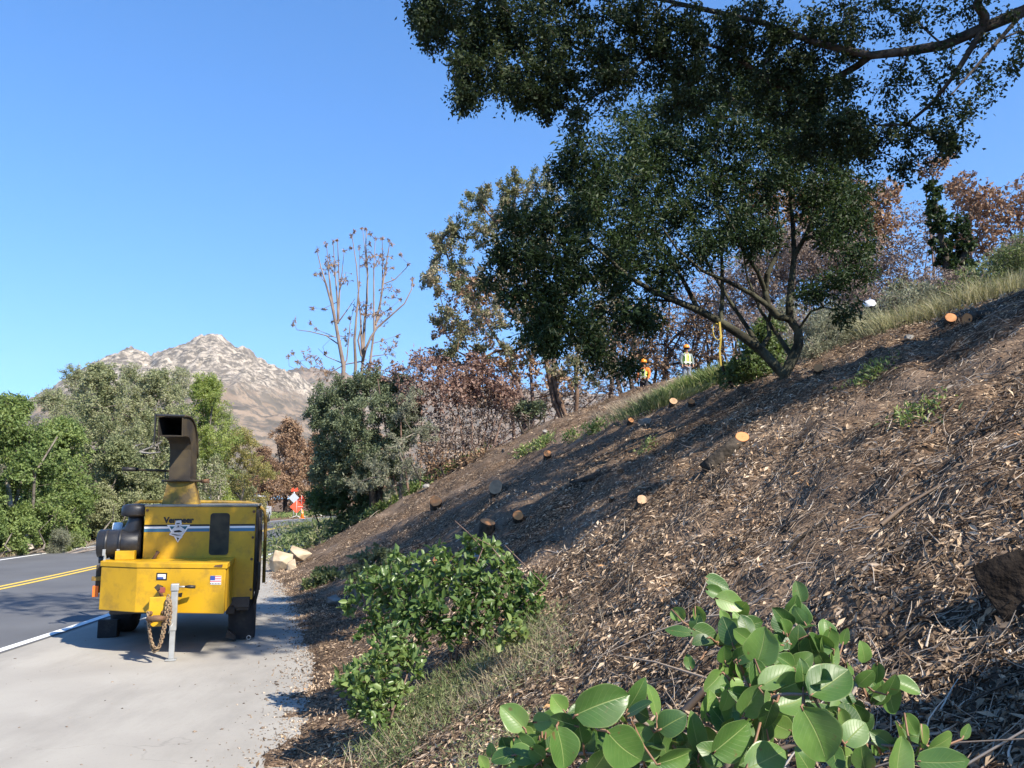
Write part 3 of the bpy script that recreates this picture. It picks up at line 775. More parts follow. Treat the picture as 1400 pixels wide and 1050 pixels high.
# --- half scorched tree behind, with its three bare brown stems
D = 25.0
b3 = rooted(780, 600, D)
tr = [([b3, *path([(768, 575, D), (757, 545, D), (750, 510, D), (742, 470, D), (728, 420, D), (712, 370, D), (700, 310, D + .3), (705, 265, D + .3)])], .105, .03),
      ([b3 + [.06, -.1, 0.0], *path([(775, 572, D - .1), (765, 548, D - .1), (758, 520, D - .1), (757, 485, D), (768, 440, D), (775, 390, D), (770, 330, D + .4)])], .095, .03, False),
      ([b3 + [.2, 0, .02], *path([(787, 570, D), (789, 540, D), (787, 500, D), (795, 460, D), (815, 420, D)])], .09, .025, False),
      (path([(742, 470, D), (715, 440, D), (680, 410, D), (645, 385, D), (615, 360, D)]), .06, .025, True)]
cl = [C(px, py, D + dd, r, 1, 1.3) + (k,) for px, py, dd, r, k in [
    (735, 262, .3, 34, 34), (700, 255, .3, 24, 20), (705, 300, .3, 38, 38), (655, 275, 0, 26, 24), (665, 315, 0, 34, 34), (620, 315, 0, 24, 20), (600, 330, 0, 16, 10), (620, 360, 0, 34, 30), (595, 385, 0, 22, 16), (650, 400, 0, 34, 30), (690, 365, 0, 36, 34), (740, 330, .5, 40, 38), (610, 430, 0, 24, 14), (640, 450, 0, 28, 16), (690, 430, 0, 36, 26), (735, 400, 0, 38, 30), (740, 460, -.3, 30, 20), (700, 480, 0, 28, 16), (660, 490, 0, 24, 12), (775, 500, -.5, 28, 18), (800, 460, 0, 34, 24), (820, 500, .3, 28, 16), (800, 380, .5, 44, 34), (780, 300, .6, 36, 26), (625, 480, 0, 20, 8), (830, 420, .6, 40, 26)]]
tree('scorched_tree', 'tall half green half scorched tree on three bare brown stems', 'tree', b3, tr, cl, M_barkbrown, L_burnt, (.078, .05), 46000, 12, tip_r=.010, spread=2.0, tint_bias=.03)

D = 29.0
b = rooted(715, 590, D)
tr = [([b, *path([(718, 555, D), (705, 520, D), (690, 480, D), (665, 440, D), (640, 400, D)])], .09, .03), ([b + [.3, .1, 0], *path([(728, 545, D), (725, 500, D), (735, 450, D)])], .08, .03, False), ([b + [-.3, .1, 0], *path([(700, 560, D), (680, 520, D), (650, 490, D), (625, 460, D)])], .07, .025, False)]
cl = [C(px, py, D + dd, r, 1, 1.2) + (k,) for px, py, dd, r, k in [(640, 400, 0, 34, 60), (610, 440, 0, 30, 26), (660, 450, 0, 36, 30), (690, 500, 0, 34, 30), (630, 500, 0, 34, 30), (600, 490, 0, 26, 20), (730, 500, 0, 36, 30), (740, 430, 0, 36, 26), (690, 400, 0, 36, 26), (760, 530, 0, 24, 18), (660, 540, 0, 28, 22)]]
tree('scorched_tree', 'bare twiggy scorched tree behind the three brown stems', 'tree', b, tr, cl, M_purpletwig, L_brown, (.12, .08), 7000, 13, tip_r=.009, spread=1.2)

# --- tall dead tree: tufts of dead leaves on bare pale stems
D = 44.0


def Z4(zx, zy, dd=0): return P(380 + zx / 4.564, 290 + zy / 4.564, D + dd)


bd = rooted(470, 690, D)
stems = [
    ([(445, 1300), (410, 960), (385, 830), (360, 690), (335, 570), (300, 450), (270, 350), (245, 250)], .22, .03),
    ([(360, 690), (330, 500), (315, 350), (305, 220)], .12, .03), ([(375, 690), (372, 560), (358, 400), (345, 190)], .12, .03),
    ([(378, 640), (385, 480), (378, 330), (372, 180)], .10, .03), ([(385, 500), (400, 380), (412, 250)], .06, .02),
    ([(480, 1300), (485, 960), (478, 800), (490, 650), (503, 500), (490, 330), (462, 150)], .16, .03),
    ([(500, 560), (508, 430), (510, 220)], .08, .02),
    ([(515, 1300), (530, 930), (520, 760), (515, 640), (500, 500)], .14, .06), ([(530, 930), (540, 700), (555, 550), (560, 380), (548, 210), (552, 110)], .15, .03),
    ([(560, 420), (545, 260), (528, 100)], .06, .02), ([(545, 860), (580, 780), (620, 720), (700, 650), (790, 570), (835, 480), (838, 410)], .12, .03),
    ([(560, 1300), (575, 940), (600, 740), (598, 540), (598, 350), (607, 170)], .13, .03), ([(610, 700), (640, 560), (660, 420), (690, 240), (700, 170)], .12, .03),
    ([(655, 450), (730, 420), (800, 350), (812, 320)], .05, .02), ([(650, 480), (655, 300), (650, 160)], .07, .02), ([(600, 350), (635, 280), (640, 260)], .05, .02),
    ([(385, 830), (300, 770), (200, 745), (120, 735), (95, 690)], .06, .02), ([(360, 780), (260, 740), (200, 690)], .04, .015), ([(375, 690), (440, 600), (480, 540)], .06, .02),
    ([(420, 950), (300, 900), (250, 850)], .05, .02), ([(400, 960), (330, 1000), (160, 990)], .05, .02), ([(430, 920), (450, 700), (480, 560)], .06, .02), ([(580, 900), (660, 890), (740, 880)], .05, .02), ([(590, 820), (660, 800), (745, 770)], .04, .015), ([(640, 640), (700, 600), (765, 545)], .04, .015),
    ([(520, 720), (500, 800), (520, 900)], .08, .08),
    ([(300, 450), (265, 400), (235, 370)], .04, .015), ([(670, 380), (710, 350)], .04, .015), ([(330, 580), (290, 600), (215, 600)], .03, .012), ([(300, 900), (280, 840), (330, 790)], .03, .012), ([(130, 990), (70, 960), (65, 900)], .03, .012), ([(200, 990), (130, 930), (90, 880)], .03, .012)]
tr = []
for i, (pts, r0, r1) in enumerate(stems):
    q = [Z4(*p, dd=(i % 5 - 2) * .25) for p in pts]
    if pts[0][1] >= 1300: q[0] = bd + np.array([(pts[0][0] - 500) * .004, (i % 5 - 2) * .1, 0]); tr.append((q, r0 * .6, r1 * .6, False))
    else: tr.append((q, r0 * .6, r1 * .6, True))
# stems that start elsewhere are joined to their neighbour
for i, t in enumerate(tr):
    if t[3]:
        best = min((np.linalg.norm(p - t[0][0]), tuple(p)) for u in tr[:i] for p in u[0])
        t[0].insert(0, np.array(best[1]))
cl = []
for zx, zy, r in [(245, 235, 7), (300, 200, 6), (345, 190, 5), (372, 172, 5), (412, 240, 6), (460, 150, 5), (478, 120, 4), (505, 215, 9), (525, 100, 5), (552, 105, 6), (578, 135, 4), (607, 165, 5), (650, 165, 6), (690, 175, 5), (708, 195, 5), (765, 265, 5), (812, 325, 3), (838, 415, 7), (840, 450, 5), (510, 440, 10), (575, 195, 5), (637, 265, 5), (545, 325, 5), (670, 380, 5), (668, 345, 4), (712, 350, 5), (750, 492, 4), (718, 525, 5), (765, 545, 6), (700, 600, 4), (290, 600, 6), (340, 680, 5), (445, 660, 5), (550, 640, 6), (605, 330, 5), (235, 385, 4), (265, 385, 4), (105, 675, 5), (92, 698, 4), (200, 690, 5), (240, 730, 4), (298, 880, 5), (65, 900, 5), (90, 880, 4), (650, 800, 5), (745, 775, 4), (700, 860, 7), (560, 960, 10), (120, 930, 7), (215, 600, 4), (450, 225, 4)]:
    c = Z4(zx, zy, 0); s = r / 4.564 / F * D * 1.25
    cl.append((c[0], c[1], c[2], s * .75, s * .75, s * 1.4, 5))
for zx, zy, r, k in [(640, 640, 90, 40), (330, 330, 70, 44), (560, 300, 80, 26), (700, 850, 70, 26), (200, 930, 90, 34), (300, 1000, 80, 34), (650, 300, 70, 20), (420, 420, 60, 14), (700, 480, 70, 18), (520, 600, 60, 16), (420, 780, 60, 14), (600, 950, 60, 26)]:
    c = Z4(zx, zy, 0); s = r / 4.564 / F * D
    cl.append((c[0], c[1], c[2], s, s, s, k))
tree('dead_tree', 'tall dead tree of many bare pale stems tipped with tufts of dry leaves', 'tree', bd, tr, cl, M_deadtree, L_brown, (.13, .05), 3600, 21, tip_r=.011, spread=.4, droop=.5)

# --- big round dark shrub by the bend of the road
D = 25.0
b = rooted(512, 672, D)
tr = [([b, *path([(510, 640, D), (500, 600, D), (490, 560, D)])], .14, .05), ([b + [.1, 0, 0], *path([(525, 630, D), (540, 590, D)])], .1, .04, False)]
cl = [C(px, py, D + dd, r, 1, 1.4) + (k,) for px, py, dd, r, k in [(435, 560, 0, 24, 30), (450, 630, -.2, 24, 30), (470, 650, -.2, 24, 30), (440, 645, .2, 20, 24), (455, 545, 0, 28, 40), (480, 530, .2, 26, 40), (510, 525, .2, 26, 40), (540, 530, .2, 24, 34), (445, 580, 0, 22, 34), (470, 580, -.6, 34, 60), (510, 565, -.6, 36, 60), (545, 565, -.2, 28, 44), (440, 608, 0, 18, 24), (465, 615, -.3, 26, 40), (500, 610, -.6, 32, 50), (535, 605, -.2, 30, 40), (560, 560, .1, 18, 24), (555, 590, .1, 20, 26), (490, 645, -.3, 22, 28), (520, 645, -.1, 26, 30), (545, 640, 0, 20, 24)]]
tree('round_shrub', 'big rounded dark green shrub beside the bend of the road', 'shrub', b, tr, cl, M_bark, L_darkshrub, (.075, .038), 64000, 31, tip_r=.006, spread=2.4)
D = 23.5
b = rooted(548, 668, D)
cl = [C(px, py, D + dd, r, 1, 1.3) + (k,) for px, py, dd, r, k in [(555, 560, 0, 22, 30), (580, 590, 0, 22, 30), (545, 610, -.2, 28, 34), (515, 640, -.3, 26, 34), (560, 640, 0, 22, 26), (490, 660, -.3, 20, 26), (535, 665, -.2, 22, 24), (570, 540, .4, 16, 16)]]
tree('grey_shrub', 'thin grey green shrub leaning against the big rounded shrub', 'shrub', b, [([b, b + [0, 0, .5], b + [.05, 0, 1.1]], .06, .03)], cl, M_greytwig, L_sage, (.08, .022), 9000, 32, tip_r=.006, spread=1.2)

L_greybrown = tintmat('grey withered leaves', [(0, (.12, .09, .075)), (.5, (.21, .16, .13)), (1, (.33, .265, .215))], .8, .15)

# --- burnt brush
def brush(name, label, px, py, Y, cls, bark, leafmat, nleaf, seed, leaf=(.1, .06), tip=.008, group=None, cat='shrub', stems=5):
    b = rooted(px, py, Y); rr = np.random.default_rng(seed)
    tr = []
    top = min(c[1] for c in cls); mid = sum(c[1] for c in cls) / len(cls)
    x0 = min(c[0] - c[3] for c in cls); x1 = max(c[0] + c[3] for c in cls)
    for i in range(stems):
        tx = x0 + (x1 - x0) * (i + .5) / stems; bx = px + (tx - px) * .55
        q0 = rooted(bx, py, Y + rr.uniform(-.3, .3)); q2 = P(tx + rr.uniform(-8, 8), mid, Y); q1 = q0 * .5 + q2 * .5 + rr.normal(size=3) * .08
        tr.append(([q0, q1, q2], rr.uniform(.025, .045), .014, False) if i == 0 else ([tr[0][0][0], q0 * .8 + tr[0][0][0] * .2 + np.array([0, 0, .06]), q1, q2], rr.uniform(.025, .045), .014, True))
    cl = [C(c[0], c[1], Y + c[2], c[3], 1, 1.3) + (int(c[4] * 3.0),) for c in cls]
    return tree(name, label, cat, b, tr, cl, bark, leafmat, leaf, int(nleaf * 1.7), seed, tip_r=tip, spread=1.2, group=group)


brush('burnt_shrub', 'reddish burnt shrub just right of the big rounded shrub', 590, 590, 24.4, [(575, 510, 0, 28, 40), (605, 510, 0, 28, 40), (560, 540, 0, 24, 30), (600, 545, 0, 30, 40), (630, 535, 0, 26, 34), (575, 490, 0, 18, 16), (540, 510, .6, 18, 16), (510, 505, 1, 14, 10)], M_browntwig, L_red, 2000, 41)
brush('burnt_shrub', 'twiggy burnt thicket at the top edge of the cleared bank', 630, 640, 25, [(590, 590, 0, 30, 60), (625, 580, 0, 32, 60), (660, 575, 0, 32, 60), (600, 615, -.3, 32, 60), (640, 610, -.3, 30, 60), (680, 600, 0, 28, 50), (650, 545, .3, 28, 40), (690, 560, .3, 30, 50), (715, 575, .3, 26, 40)], M_purpletwig, L_greybrown, 3500, 42, tip=.009, leaf=(.08, .04), stems=8)
brush('fallen_brush', 'heap of dark burnt branches lying below the twiggy thicket', 620, 648, 23, [(580, 625, 0, 20, 40), (605, 632, 0, 20, 40), (630, 632, 0, 18, 36), (655, 622, 0, 16, 30), (590, 645, 0, 14, 20)], M_char, L_brown, 250, 43, tip=.009, stems=6)
brush('burnt_shrub', 'reddish brown burnt shrub beneath the tall scorched tree', 655, 560, 24.8, [(640, 525, 0, 28, 40), (670, 520, 0, 28, 40), (690, 540, 0, 24, 30), (650, 500, 0, 20, 20)], M_browntwig, L_red, 2200, 44)

# dark thicket behind the two workers
rg = np.random.default_rng(5)
lab = ['burnt bare tree with dark stems behind the right hand worker', 'burnt bare tree behind the left hand worker', 'thin burnt bare tree between the two workers', 'burnt bare tree with forked stems just left of the yellow strap']
for i, (px, Y) in enumerate([(955, 36), (850, 34), (905, 38), (995, 37)]):
    b = rooted(px, 560, Y)
    top = [395, 430, 400, 380][i]
    cls = []
    for k in range(13): cls.append(C(px + rg.uniform(-55, 55), rg.uniform(top, 505), Y + rg.uniform(-1.5, 1.5), rg.uniform(24, 36)) + (120,))
    tr = [([b + [dx, 0, 0], P(px + dx * 20 + rg.uniform(-12, 12), 500, Y), P(px + dx * 34 + rg.uniform(-20, 20), 430, Y)], .11, .04, False) for dx in (-.5, .1, .6)]
    tree('burnt_tree', lab[i], 'tree', b, tr, cls, M_char, L_brown, (.13, .08), 1600, 60 + i, tip_r=.013, group='burnt trees behind the workers')

# grey and brown burnt growth on the upper slope
brush('burnt_tree', 'large brown burnt tree seen behind the right side of the leaning tree', 1120, 420, 26, [(1080, 290, 0, 46, 50), (1130, 270, 0, 44, 50), (1175, 280, 0, 40, 44), (1200, 300, 0, 30, 34), (1110, 330, 0, 46, 50), (1165, 330, 0, 40, 40), (1060, 340, 0, 40, 40), (1210, 265, 0, 22, 20), (1040, 270, 0, 36, 30)], M_greytwig, L_brown, 6500, 71, cat='tree', leaf=(.12, .075), tip=.010, stems=6)
brush('burnt_thicket', 'grey leafless burnt brush spread behind the leaning tree', 1130, 450, 24, [(1060, 390, 0, 40, 130), (1090, 350, -.5, 44, 120), (1140, 345, -.5, 44, 120), (1180, 360, -.5, 40, 100), (1030, 360, -.5, 40, 100), (1110, 385, 0, 40, 70), (1160, 385, 0, 40, 70), (1200, 375, 0, 36, 60), (1100, 345, .5, 40, 60), (1150, 350, .5, 36, 50), (1040, 420, 0, 36, 50), (1100, 425, 0, 34, 44), (1200, 415, 0, 34, 44), (1160, 420, 0, 30, 40), (1000, 420, 1, 36, 50), (1000, 380, 1, 36, 50)], M_greytwig, L_greybrown, 15000, 72, tip=.010, leaf=(.09, .04), stems=10)
brush('burnt_tree', 'bare bluish grey burnt tree with sky showing through its twigs', 1235, 420, 27, [(1215, 320, 0, 28, 40), (1240, 300, 0, 26, 34), (1225, 350, 0, 30, 44), (1260, 340, 0, 28, 40), (1240, 380, 0, 34, 50), (1275, 310, 0, 24, 26), (1200, 345, 0, 24, 26)], M_purpletwig, L_greybrown, 1500, 73, cat='tree', tip=.011)
brush('burnt_tree', 'burnt tree with rusty leaves to the right of the ivy clad trunk', 1350, 400, 20, [(1335, 275, 0, 30, 40), (1365, 285, 0, 34, 44), (1400, 270, 0, 34, 44), (1385, 310, 0, 36, 44), (1340, 320, 0, 32, 36), (1430, 290, 0, 36, 40), (1320, 250, 0, 18, 14), (1350, 350, 0, 32, 30), (1420, 330, 0, 34, 34)], M_purpletwig, L_orange, 1900, 74, cat='tree', leaf=(.1, .07), tip=.008)
brush('burnt_tree', 'slim rusty leaved tree rising just behind the ivy clad trunk', 1290, 400, 22, [(1275, 230, 0, 18, 14), (1290, 215, 0, 16, 12), (1310, 260, 0, 20, 20), (1325, 285, 0, 20, 20), (1315, 330, 0, 24, 22)], M_browntwig, L_orange, 900, 75, cat='tree', leaf=(.1, .07), tip=.008, stems=3)
D = 19
b = rooted(1300, 420, D)
tr = [([b, *path([(1300, 390, D), (1290, 340, D), (1280, 290, D), (1274, 240, D)])], .12, .04), (path([(1300, 390, D), (1318, 350, D), (1325, 310, D)]), .08, .03, True)]
cl = [C(px, py, D, r, 1.2, 1) + (k,) for px, py, r, k in [(1276, 255, 11, 18), (1277, 280, 14, 24), (1284, 305, 17, 30), (1290, 335, 20, 34), (1312, 310, 13, 20), (1300, 360, 22, 36), (1318, 335, 15, 24), (1305, 385, 24, 34), (1322, 370, 14, 20), (1290, 398, 18, 20)]]
tree('ivy_clad_tree', 'dead trunk wrapped in dark green ivy standing at the crest on the right', 'tree', b, tr, cl, M_bark, L_toyon, (.085, .07), 4600, 76, tip_r=.006, spread=.8, tint_bias=.05)

# shrubs along the crest
brush('green_shrub', 'leafy green shrub growing right behind the leaning tree stems', 1030, 530, 12.2, [(1035, 470, 0, 24, 40), (1050, 450, 0, 18, 24), (1020, 505, 0, 26, 44), (1000, 515, 0, 20, 30), (1050, 500, 0, 24, 36), (1045, 520, 0, 18, 20), (1060, 475, .2, 18, 20)], M_bark, L_mid, 3800, 81, leaf=(.06, .032), tip=.004)
brush('sage_shrub', 'pale grey green sagebrush on the crest right of the leaning tree', 1160, 500, 13.2, [(1130, 465, 0, 28, 50), (1160, 455, 0, 28, 50), (1190, 455, 0, 26, 44), (1205, 470, 0, 22, 30), (1140, 490, -.2, 24, 40), (1110, 485, -.2, 20, 30), (1175, 480, -.2, 24, 36), (1150, 435, .3, 20, 26), (1185, 435, .3, 16, 18)], M_greytwig, L_sage, 7000, 82, leaf=(.075, .014), tip=.004, stems=9)
brush('dry_shrub', 'brown dry bush beside the white helmet on the upper slope', 1240, 440, 16, [(1235, 405, 0, 24, 40), (1260, 410, 0, 22, 36), (1215, 420, 0, 18, 24), (1275, 425, 0, 16, 20)], M_browntwig, L_burnt, 1500, 83, leaf=(.07, .04), tip=.005)
brush('weedy_shrub', 'feathery light green shrub at the right edge of the crest', 1385, 420, 13, [(1375, 360, 0, 24, 40), (1395, 345, 0, 26, 44), (1360, 390, 0, 20, 30), (1395, 385, 0, 28, 44), (1425, 360, 0, 28, 40), (1345, 405, 0, 16, 18)], M_greytwig, L_weed, 4600, 84, leaf=(.075, .013), tip=.004, stems=8)
brush('green_shrub', 'small dark green bush at the foot of the scorched stems', 725, 575, 25, [(715, 562, 0, 14, 24), (735, 560, 0, 12, 18)], M_bark, L_darkshrub, 700, 85, leaf=(.1, .05), tip=.006, stems=3)
brush('green_shrub', 'leafy green shrub low on the bank in front of the tall dead tree', 465, 705, 27, [(450, 672, 0, 20, 30), (475, 668, 0, 22, 34), (500, 672, 0, 20, 30), (440, 690, -.3, 18, 26), (465, 690, -.3, 20, 28), (430, 680, .5, 16, 22), (495, 688, -.3, 16, 20)], M_bark, L_mid, 4200, 86, leaf=(.1, .05), tip=.006, stems=4)
brush('burnt_shrub', 'far grey burnt scrub closing the view round the bend', 400, 690, 98, [(355, 665, 0, 26, 30), (385, 660, 0, 26, 30), (415, 660, 0, 26, 30), (445, 665, 0, 26, 30), (475, 665, 0, 26, 30), (400, 680, -1, 20, 20), (440, 682, -1, 20, 20), (360, 682, -1, 20, 20), (330, 668, 0, 24, 26)], M_char, L_brown, 5000, 87, leaf=(.3, .2), tip=.02, stems=8)
brush('burnt_thicket', 'dark leafless thicket behind the three bare brown stems', 760, 570, 33, [(710, 555, 0, 30, 40), (745, 545, 0, 32, 44), (785, 540, 0, 32, 44), (820, 525, 0, 32, 44), (850, 515, 0, 30, 40), (700, 530, 0, 26, 30), (770, 515, 0, 30, 34), (820, 495, 0, 28, 30)], M_purpletwig, L_greybrown, 3200, 88, leaf=(.11, .06), tip=.012, stems=8)
for i, (px, Y, y0, k_, lm, lb) in enumerate([(1115, 16.5, 452, 1, L_sage, 'grey green scrub on the rise directly behind the leaning tree'), (1256, 15.5, 424, 1, L_sage, 'grey green scrub between the sagebrush and the ivy clad trunk'), (1285, 16.5, 408, 1, L_greybrown, 'grey brown withered scrub at the foot of the ivy clad trunk'), (1345, 15.0, 392, 1, L_weed, 'feathery green scrub right of the ivy clad trunk'), (1175, 19, 420, 1, L_greybrown, 'grey withered brush on the rise above the sagebrush'), (1400, 17, 365, 1, L_greybrown, 'grey brown withered scrub at the right edge behind the feathery shrub'), (1050, 19, 455, 1, L_greybrown, 'grey withered brush on the rise behind the leafy green shrub')]):
    rr_ = np.random.default_rng(900 + i)
    brush('scrub', lb, px, y0, Y, [(px + rr_.uniform(-42, 42), y0 + rr_.uniform(-26, 22), rr_.uniform(-.4, .4), rr_.uniform(20, 30), 26) for _ in range(8)], M_greytwig, lm, 3600, 90 + i, leaf=(.075, .022), tip=.005, stems=7, group='scrub along the upper crest')

# ------------------------------------------------------------------ trees left of the road
def stand(name, label, px, Y, top, hw, leafmat, nleaf, seed, leaf=(.15, .09), bark=None, low=.12, group='trees along the left side of the road', n=24, ntw=30, X=None, stems=2, tb=0.0, cat='tree', tip=.010, bare=0, lean=0):
    rr = np.random.default_rng(seed)
    q = P(px, 682, Y); b = np.array([q[0], Y, h1(q[0], Y) - .05])
    ht = P(px, top, Y)[2] - b[2]; Rw = hw / F * Y
    tr = []
    for s in range(stems):
        a = rr.uniform(-.5, .5) * Rw
        bx = b + np.array([s * .35 * (-1) ** s, rr.uniform(-.2, .2) * (s > 0), 0])
        tr.append(([bx, bx + [a * .25 + lean * .3, rr.uniform(-.2, .2), ht * .25], bx + [a * .6 + lean * .6, rr.uniform(-.4, .4), ht * .5], bx + [a + lean, rr.uniform(-.5, .5), ht * .74]], ht * .013 + .02, ht * .005, False) if s == 0 else ([b, bx + [0, 0, .25], bx + [a * .25 + lean * .3, rr.uniform(-.2, .2), ht * .25], bx + [a * .6 + lean * .6, rr.uniform(-.4, .4), ht * .5], bx + [a + lean, rr.uniform(-.5, .5), ht * .74]], ht * .011 + .02, ht * .005, True))
    cls = []
    for i in range(n):
        t = (i + .5) / n; z = low + (1 - low) * t
        prof = math.sin(math.pi * min(1, .22 + .80 * z)) ** .7
        r = Rw * rr.uniform(.36, .55) * (1.0 if z < .8 else .7)
        x = rr.uniform(-1, 1) * max(0, Rw * prof - r * .6); y = rr.uniform(-1, 1) * Rw * prof * .8
        cls.append((b[0] + x + lean * z, b[1] + y, min(b[2] + z * ht, b[2] + ht - r * .7), r, r, r * .8, ntw))
    o = tree(name, label, cat, b, tr, cls, bark or M_barkdull, leafmat, (leaf[0] * .68, leaf[1] * .68), int(nleaf * 3.9), seed, tip_r=tip, spread=2.2, group=group, tint_bias=tb)
    return o


M_barkdull = mat('dull oak bark', (.20, .175, .145), .95, col2=(.09, .078, .065), scale=6, spec=.1)
LG = 'trees along the left side of the road'
stand('broadleaf_tree', 'bright green leafy tree with pale leaning stems at the left edge of the view', 8, 26, 540, 70, L_green, 9500, 101, leaf=(.13, .085), stems=3, low=.1, n=30)
stand('broadleaf_tree', 'bright green bushy tree outside the left edge of the view', -90, 25, 520, 80, L_green, 6000, 102, leaf=(.14, .09))
stand('oak_tree', 'mid green oak second from the left edge along the road', 78, 31, 572, 60, L_green, 8000, 103, tb=.0, low=.05, n=28)
stand('oak_tree', 'grey green oak with the highest crown left of the chipper spout', 128, 40, 494, 72, L_greyoak, 10500, 104, low=.1, n=30, ntw=26)
stand('oak_tree', 'grey green oak directly behind the chipper spout', 205, 43, 505, 66, L_greyoak, 10500, 105, low=.1, n=30, ntw=26)
stand('oak_tree', 'dull grey oak far behind the bright green one at the left edge', 60, 52, 530, 62, L_greyoak, 6000, 106, low=.1, tb=.05)
stand('willow_tree', 'tall yellow green tree behind and right of the chipper spout', 274, 47, 512, 60, L_lime, 12500, 107, low=.1, n=30, leaf=(.15, .07))
stand('willow_tree', 'lower yellowing tree just right of the tall yellow green one', 326, 54, 586, 50, L_yellow, 7500, 108, low=.05, leaf=(.15, .08))
stand('oak_tree', 'grey green oak between the spout and the yellow green tree', 245, 36, 600, 46, L_greyoak, 6500, 109, low=.05, tb=-.05)
stand('oak_tree', 'dark green low oak behind the chipper muffler', 160, 33, 598, 52, L_greyoak, 7500, 110, low=.03, tb=-.12)
stand('bare_tree', 'pale bare branched tree beside the yellowing tree', 292, 44, 622, 26, L_greyoak, 900, 111, low=.1, ntw=30, bark=M_barkpale, tip=.013)
stand('scorched_tree', 'brown scorched tree above the road signs', 393, 84, 572, 40, L_brown, 7000, 112, leaf=(.26, .17), bark=M_char, tip=.02)
stand('scorched_tree', 'tan scorched tree right of the road signs', 432, 88, 592, 34, L_brown, 5200, 113, leaf=(.26, .17), bark=M_char, tb=.1, tip=.02)
stand('scorched_tree', 'grey brown scorched tree left of the road signs', 358, 78, 612, 30, L_brown, 3400, 114, leaf=(.24, .15), bark=M_greytwig, tb=-.2, tip=.02, ntw=34)
stand('scorched_tree', 'low brown scorched tree where the road disappears round the bend', 468, 92, 612, 34, L_brown, 4200, 115, leaf=(.26, .17), bark=M_char, tip=.02, tb=-.05)
stand('scorched_tree', 'brown scorched tree hidden behind the round dark shrub', 510, 80, 590, 40, L_brown, 3000, 116, leaf=(.26, .17), bark=M_char, tip=.02)

stand('oak_tree', 'grey green oak far back showing above the spout on its left', 168, 56, 497, 56, L_greyoak, 5000, 117, low=.2, tb=.08)
stand('oak_tree', 'grey green oak far back filling the gap left of the tall yellow green tree', 236, 60, 503, 50, L_greyoak, 5000, 118, low=.2, tb=.05)
stand('oak_tree', 'grey green oak far back at the right of the tall yellow green tree', 300, 66, 556, 40, L_greyoak, 4000, 119, low=.1, tb=.03)
stand('oak_tree', 'hazy oak far back above the second tree from the left edge', 92, 60, 500, 50, L_greyoak, 5000, 120, low=.2, tb=.08)
SG = 'low bushes on the left verge'
verge = [(30, 25.5, 690, 34, L_green, 'low bright green bush at the foot of the leaning pale stems'), (62, 27.5, 672, 30, L_green, 'green bush on the left verge behind the round sage bush'), (108, 29.5, 668, 32, L_green, 'green verge bush right of the round sage bush'), (140, 32, 664, 30, L_greyoak, 'dull green verge bush near the muffler'), (175, 33, 672, 30, L_green, 'green verge bush hidden behind the engine of the chipper'), (215, 38, 668, 30, L_greyoak, 'grey verge bush behind the chipper body'), (260, 42, 668, 30, L_greyoak, 'grey green verge bush behind the base of the spout'), (305, 46, 664, 28, L_lime, 'yellow green verge bush behind the top rail of the chipper'), (340, 58, 664, 22, L_greyoak, 'grey verge bush behind the parked truck'), (-10, 24.5, 690, 34, L_green, 'low green bush cut by the left edge of the view')]
for i, (px, Y, top, hw, lm, lb) in enumerate(verge):
    stand('verge_bush', lb, px, Y, top, hw, lm, 2600, 130 + i, leaf=(.12, .07), low=.12, n=9, ntw=16, group=SG, cat='shrub', stems=3, tip=.007)
stand('sage_bush', 'round greyish sage bush on the left verge of the road', 86, 26.2, 726, 19, L_sage, 2200, 150, leaf=(.10, .02), low=.2, n=9, ntw=26, group=None, cat='shrub', stems=5, bark=M_greytwig, tip=.006)
stand('sage_bush', 'small yellowish dry bush right of the round sage bush', 106, 27.2, 730, 12, L_grass, 900, 151, leaf=(.10, .03), low=.2, n=6, ntw=16, group=None, cat='shrub', stems=4, bark=M_greytwig, tip=.006)

# pale leaning trunks low in the left tree
rr = np.random.default_rng(3)
tl = [path([(42, 752, 25.6), (28, 722, 25.6), (14, 690, 25.8), (10, 655, 26), (14, 620, 26.1), (8, 580, 26.2)]), path([(44, 748, 25.9), (40, 732, 25.9), (28, 715, 26), (16, 700, 26)]), path([(14, 620, 26.1), (0, 590, 26), (-8, 560, 26)])]
r0 = thing('leaning_trunk', 'pale bare leaning trunk standing in front of the left edge tree', 'tree', tl[0][0])
ps, pr_, rd, tw, fi = grow(rr, [(tl[0], .11, .04), (tl[1], .09, .05, False), (tl[2], .05, .03, True)], [C(6, 570, 26.2, 20) + (26,)], .008)
v, f = skin_np(ps, pr_, rd, fi)
mesh_np('trunk', v - tl[0][0], [f], M_barkpale, r0, smooth=True)
# white dead branch reaching out near the spout
pb = path([(150, 640, 38), (172, 627, 37.6), (190, 618, 37.4), (206, 612, 37.2), (222, 603, 37)])
rw = thing('dead_branch', 'white bare branch reaching out of the oaks left of the spout', 'branch', pb[0])
ps, pr_, rd, tw, fi = grow(rr, [(pb, .07, .03), (path([(190, 618, 37.4), (205, 620, 37), (220, 618, 36.8)]), .04, .02, True), (path([(172, 627, 37.6), (185, 610, 37.6), (196, 606, 37.4)]), .035, .015, True)], [C(215, 608, 37, 9) + (10,)], .012)
v, f = skin_np(ps, pr_, rd, fi)
mesh_np('limb', v - pb[0], [f], M_barkpale, rw, smooth=True)

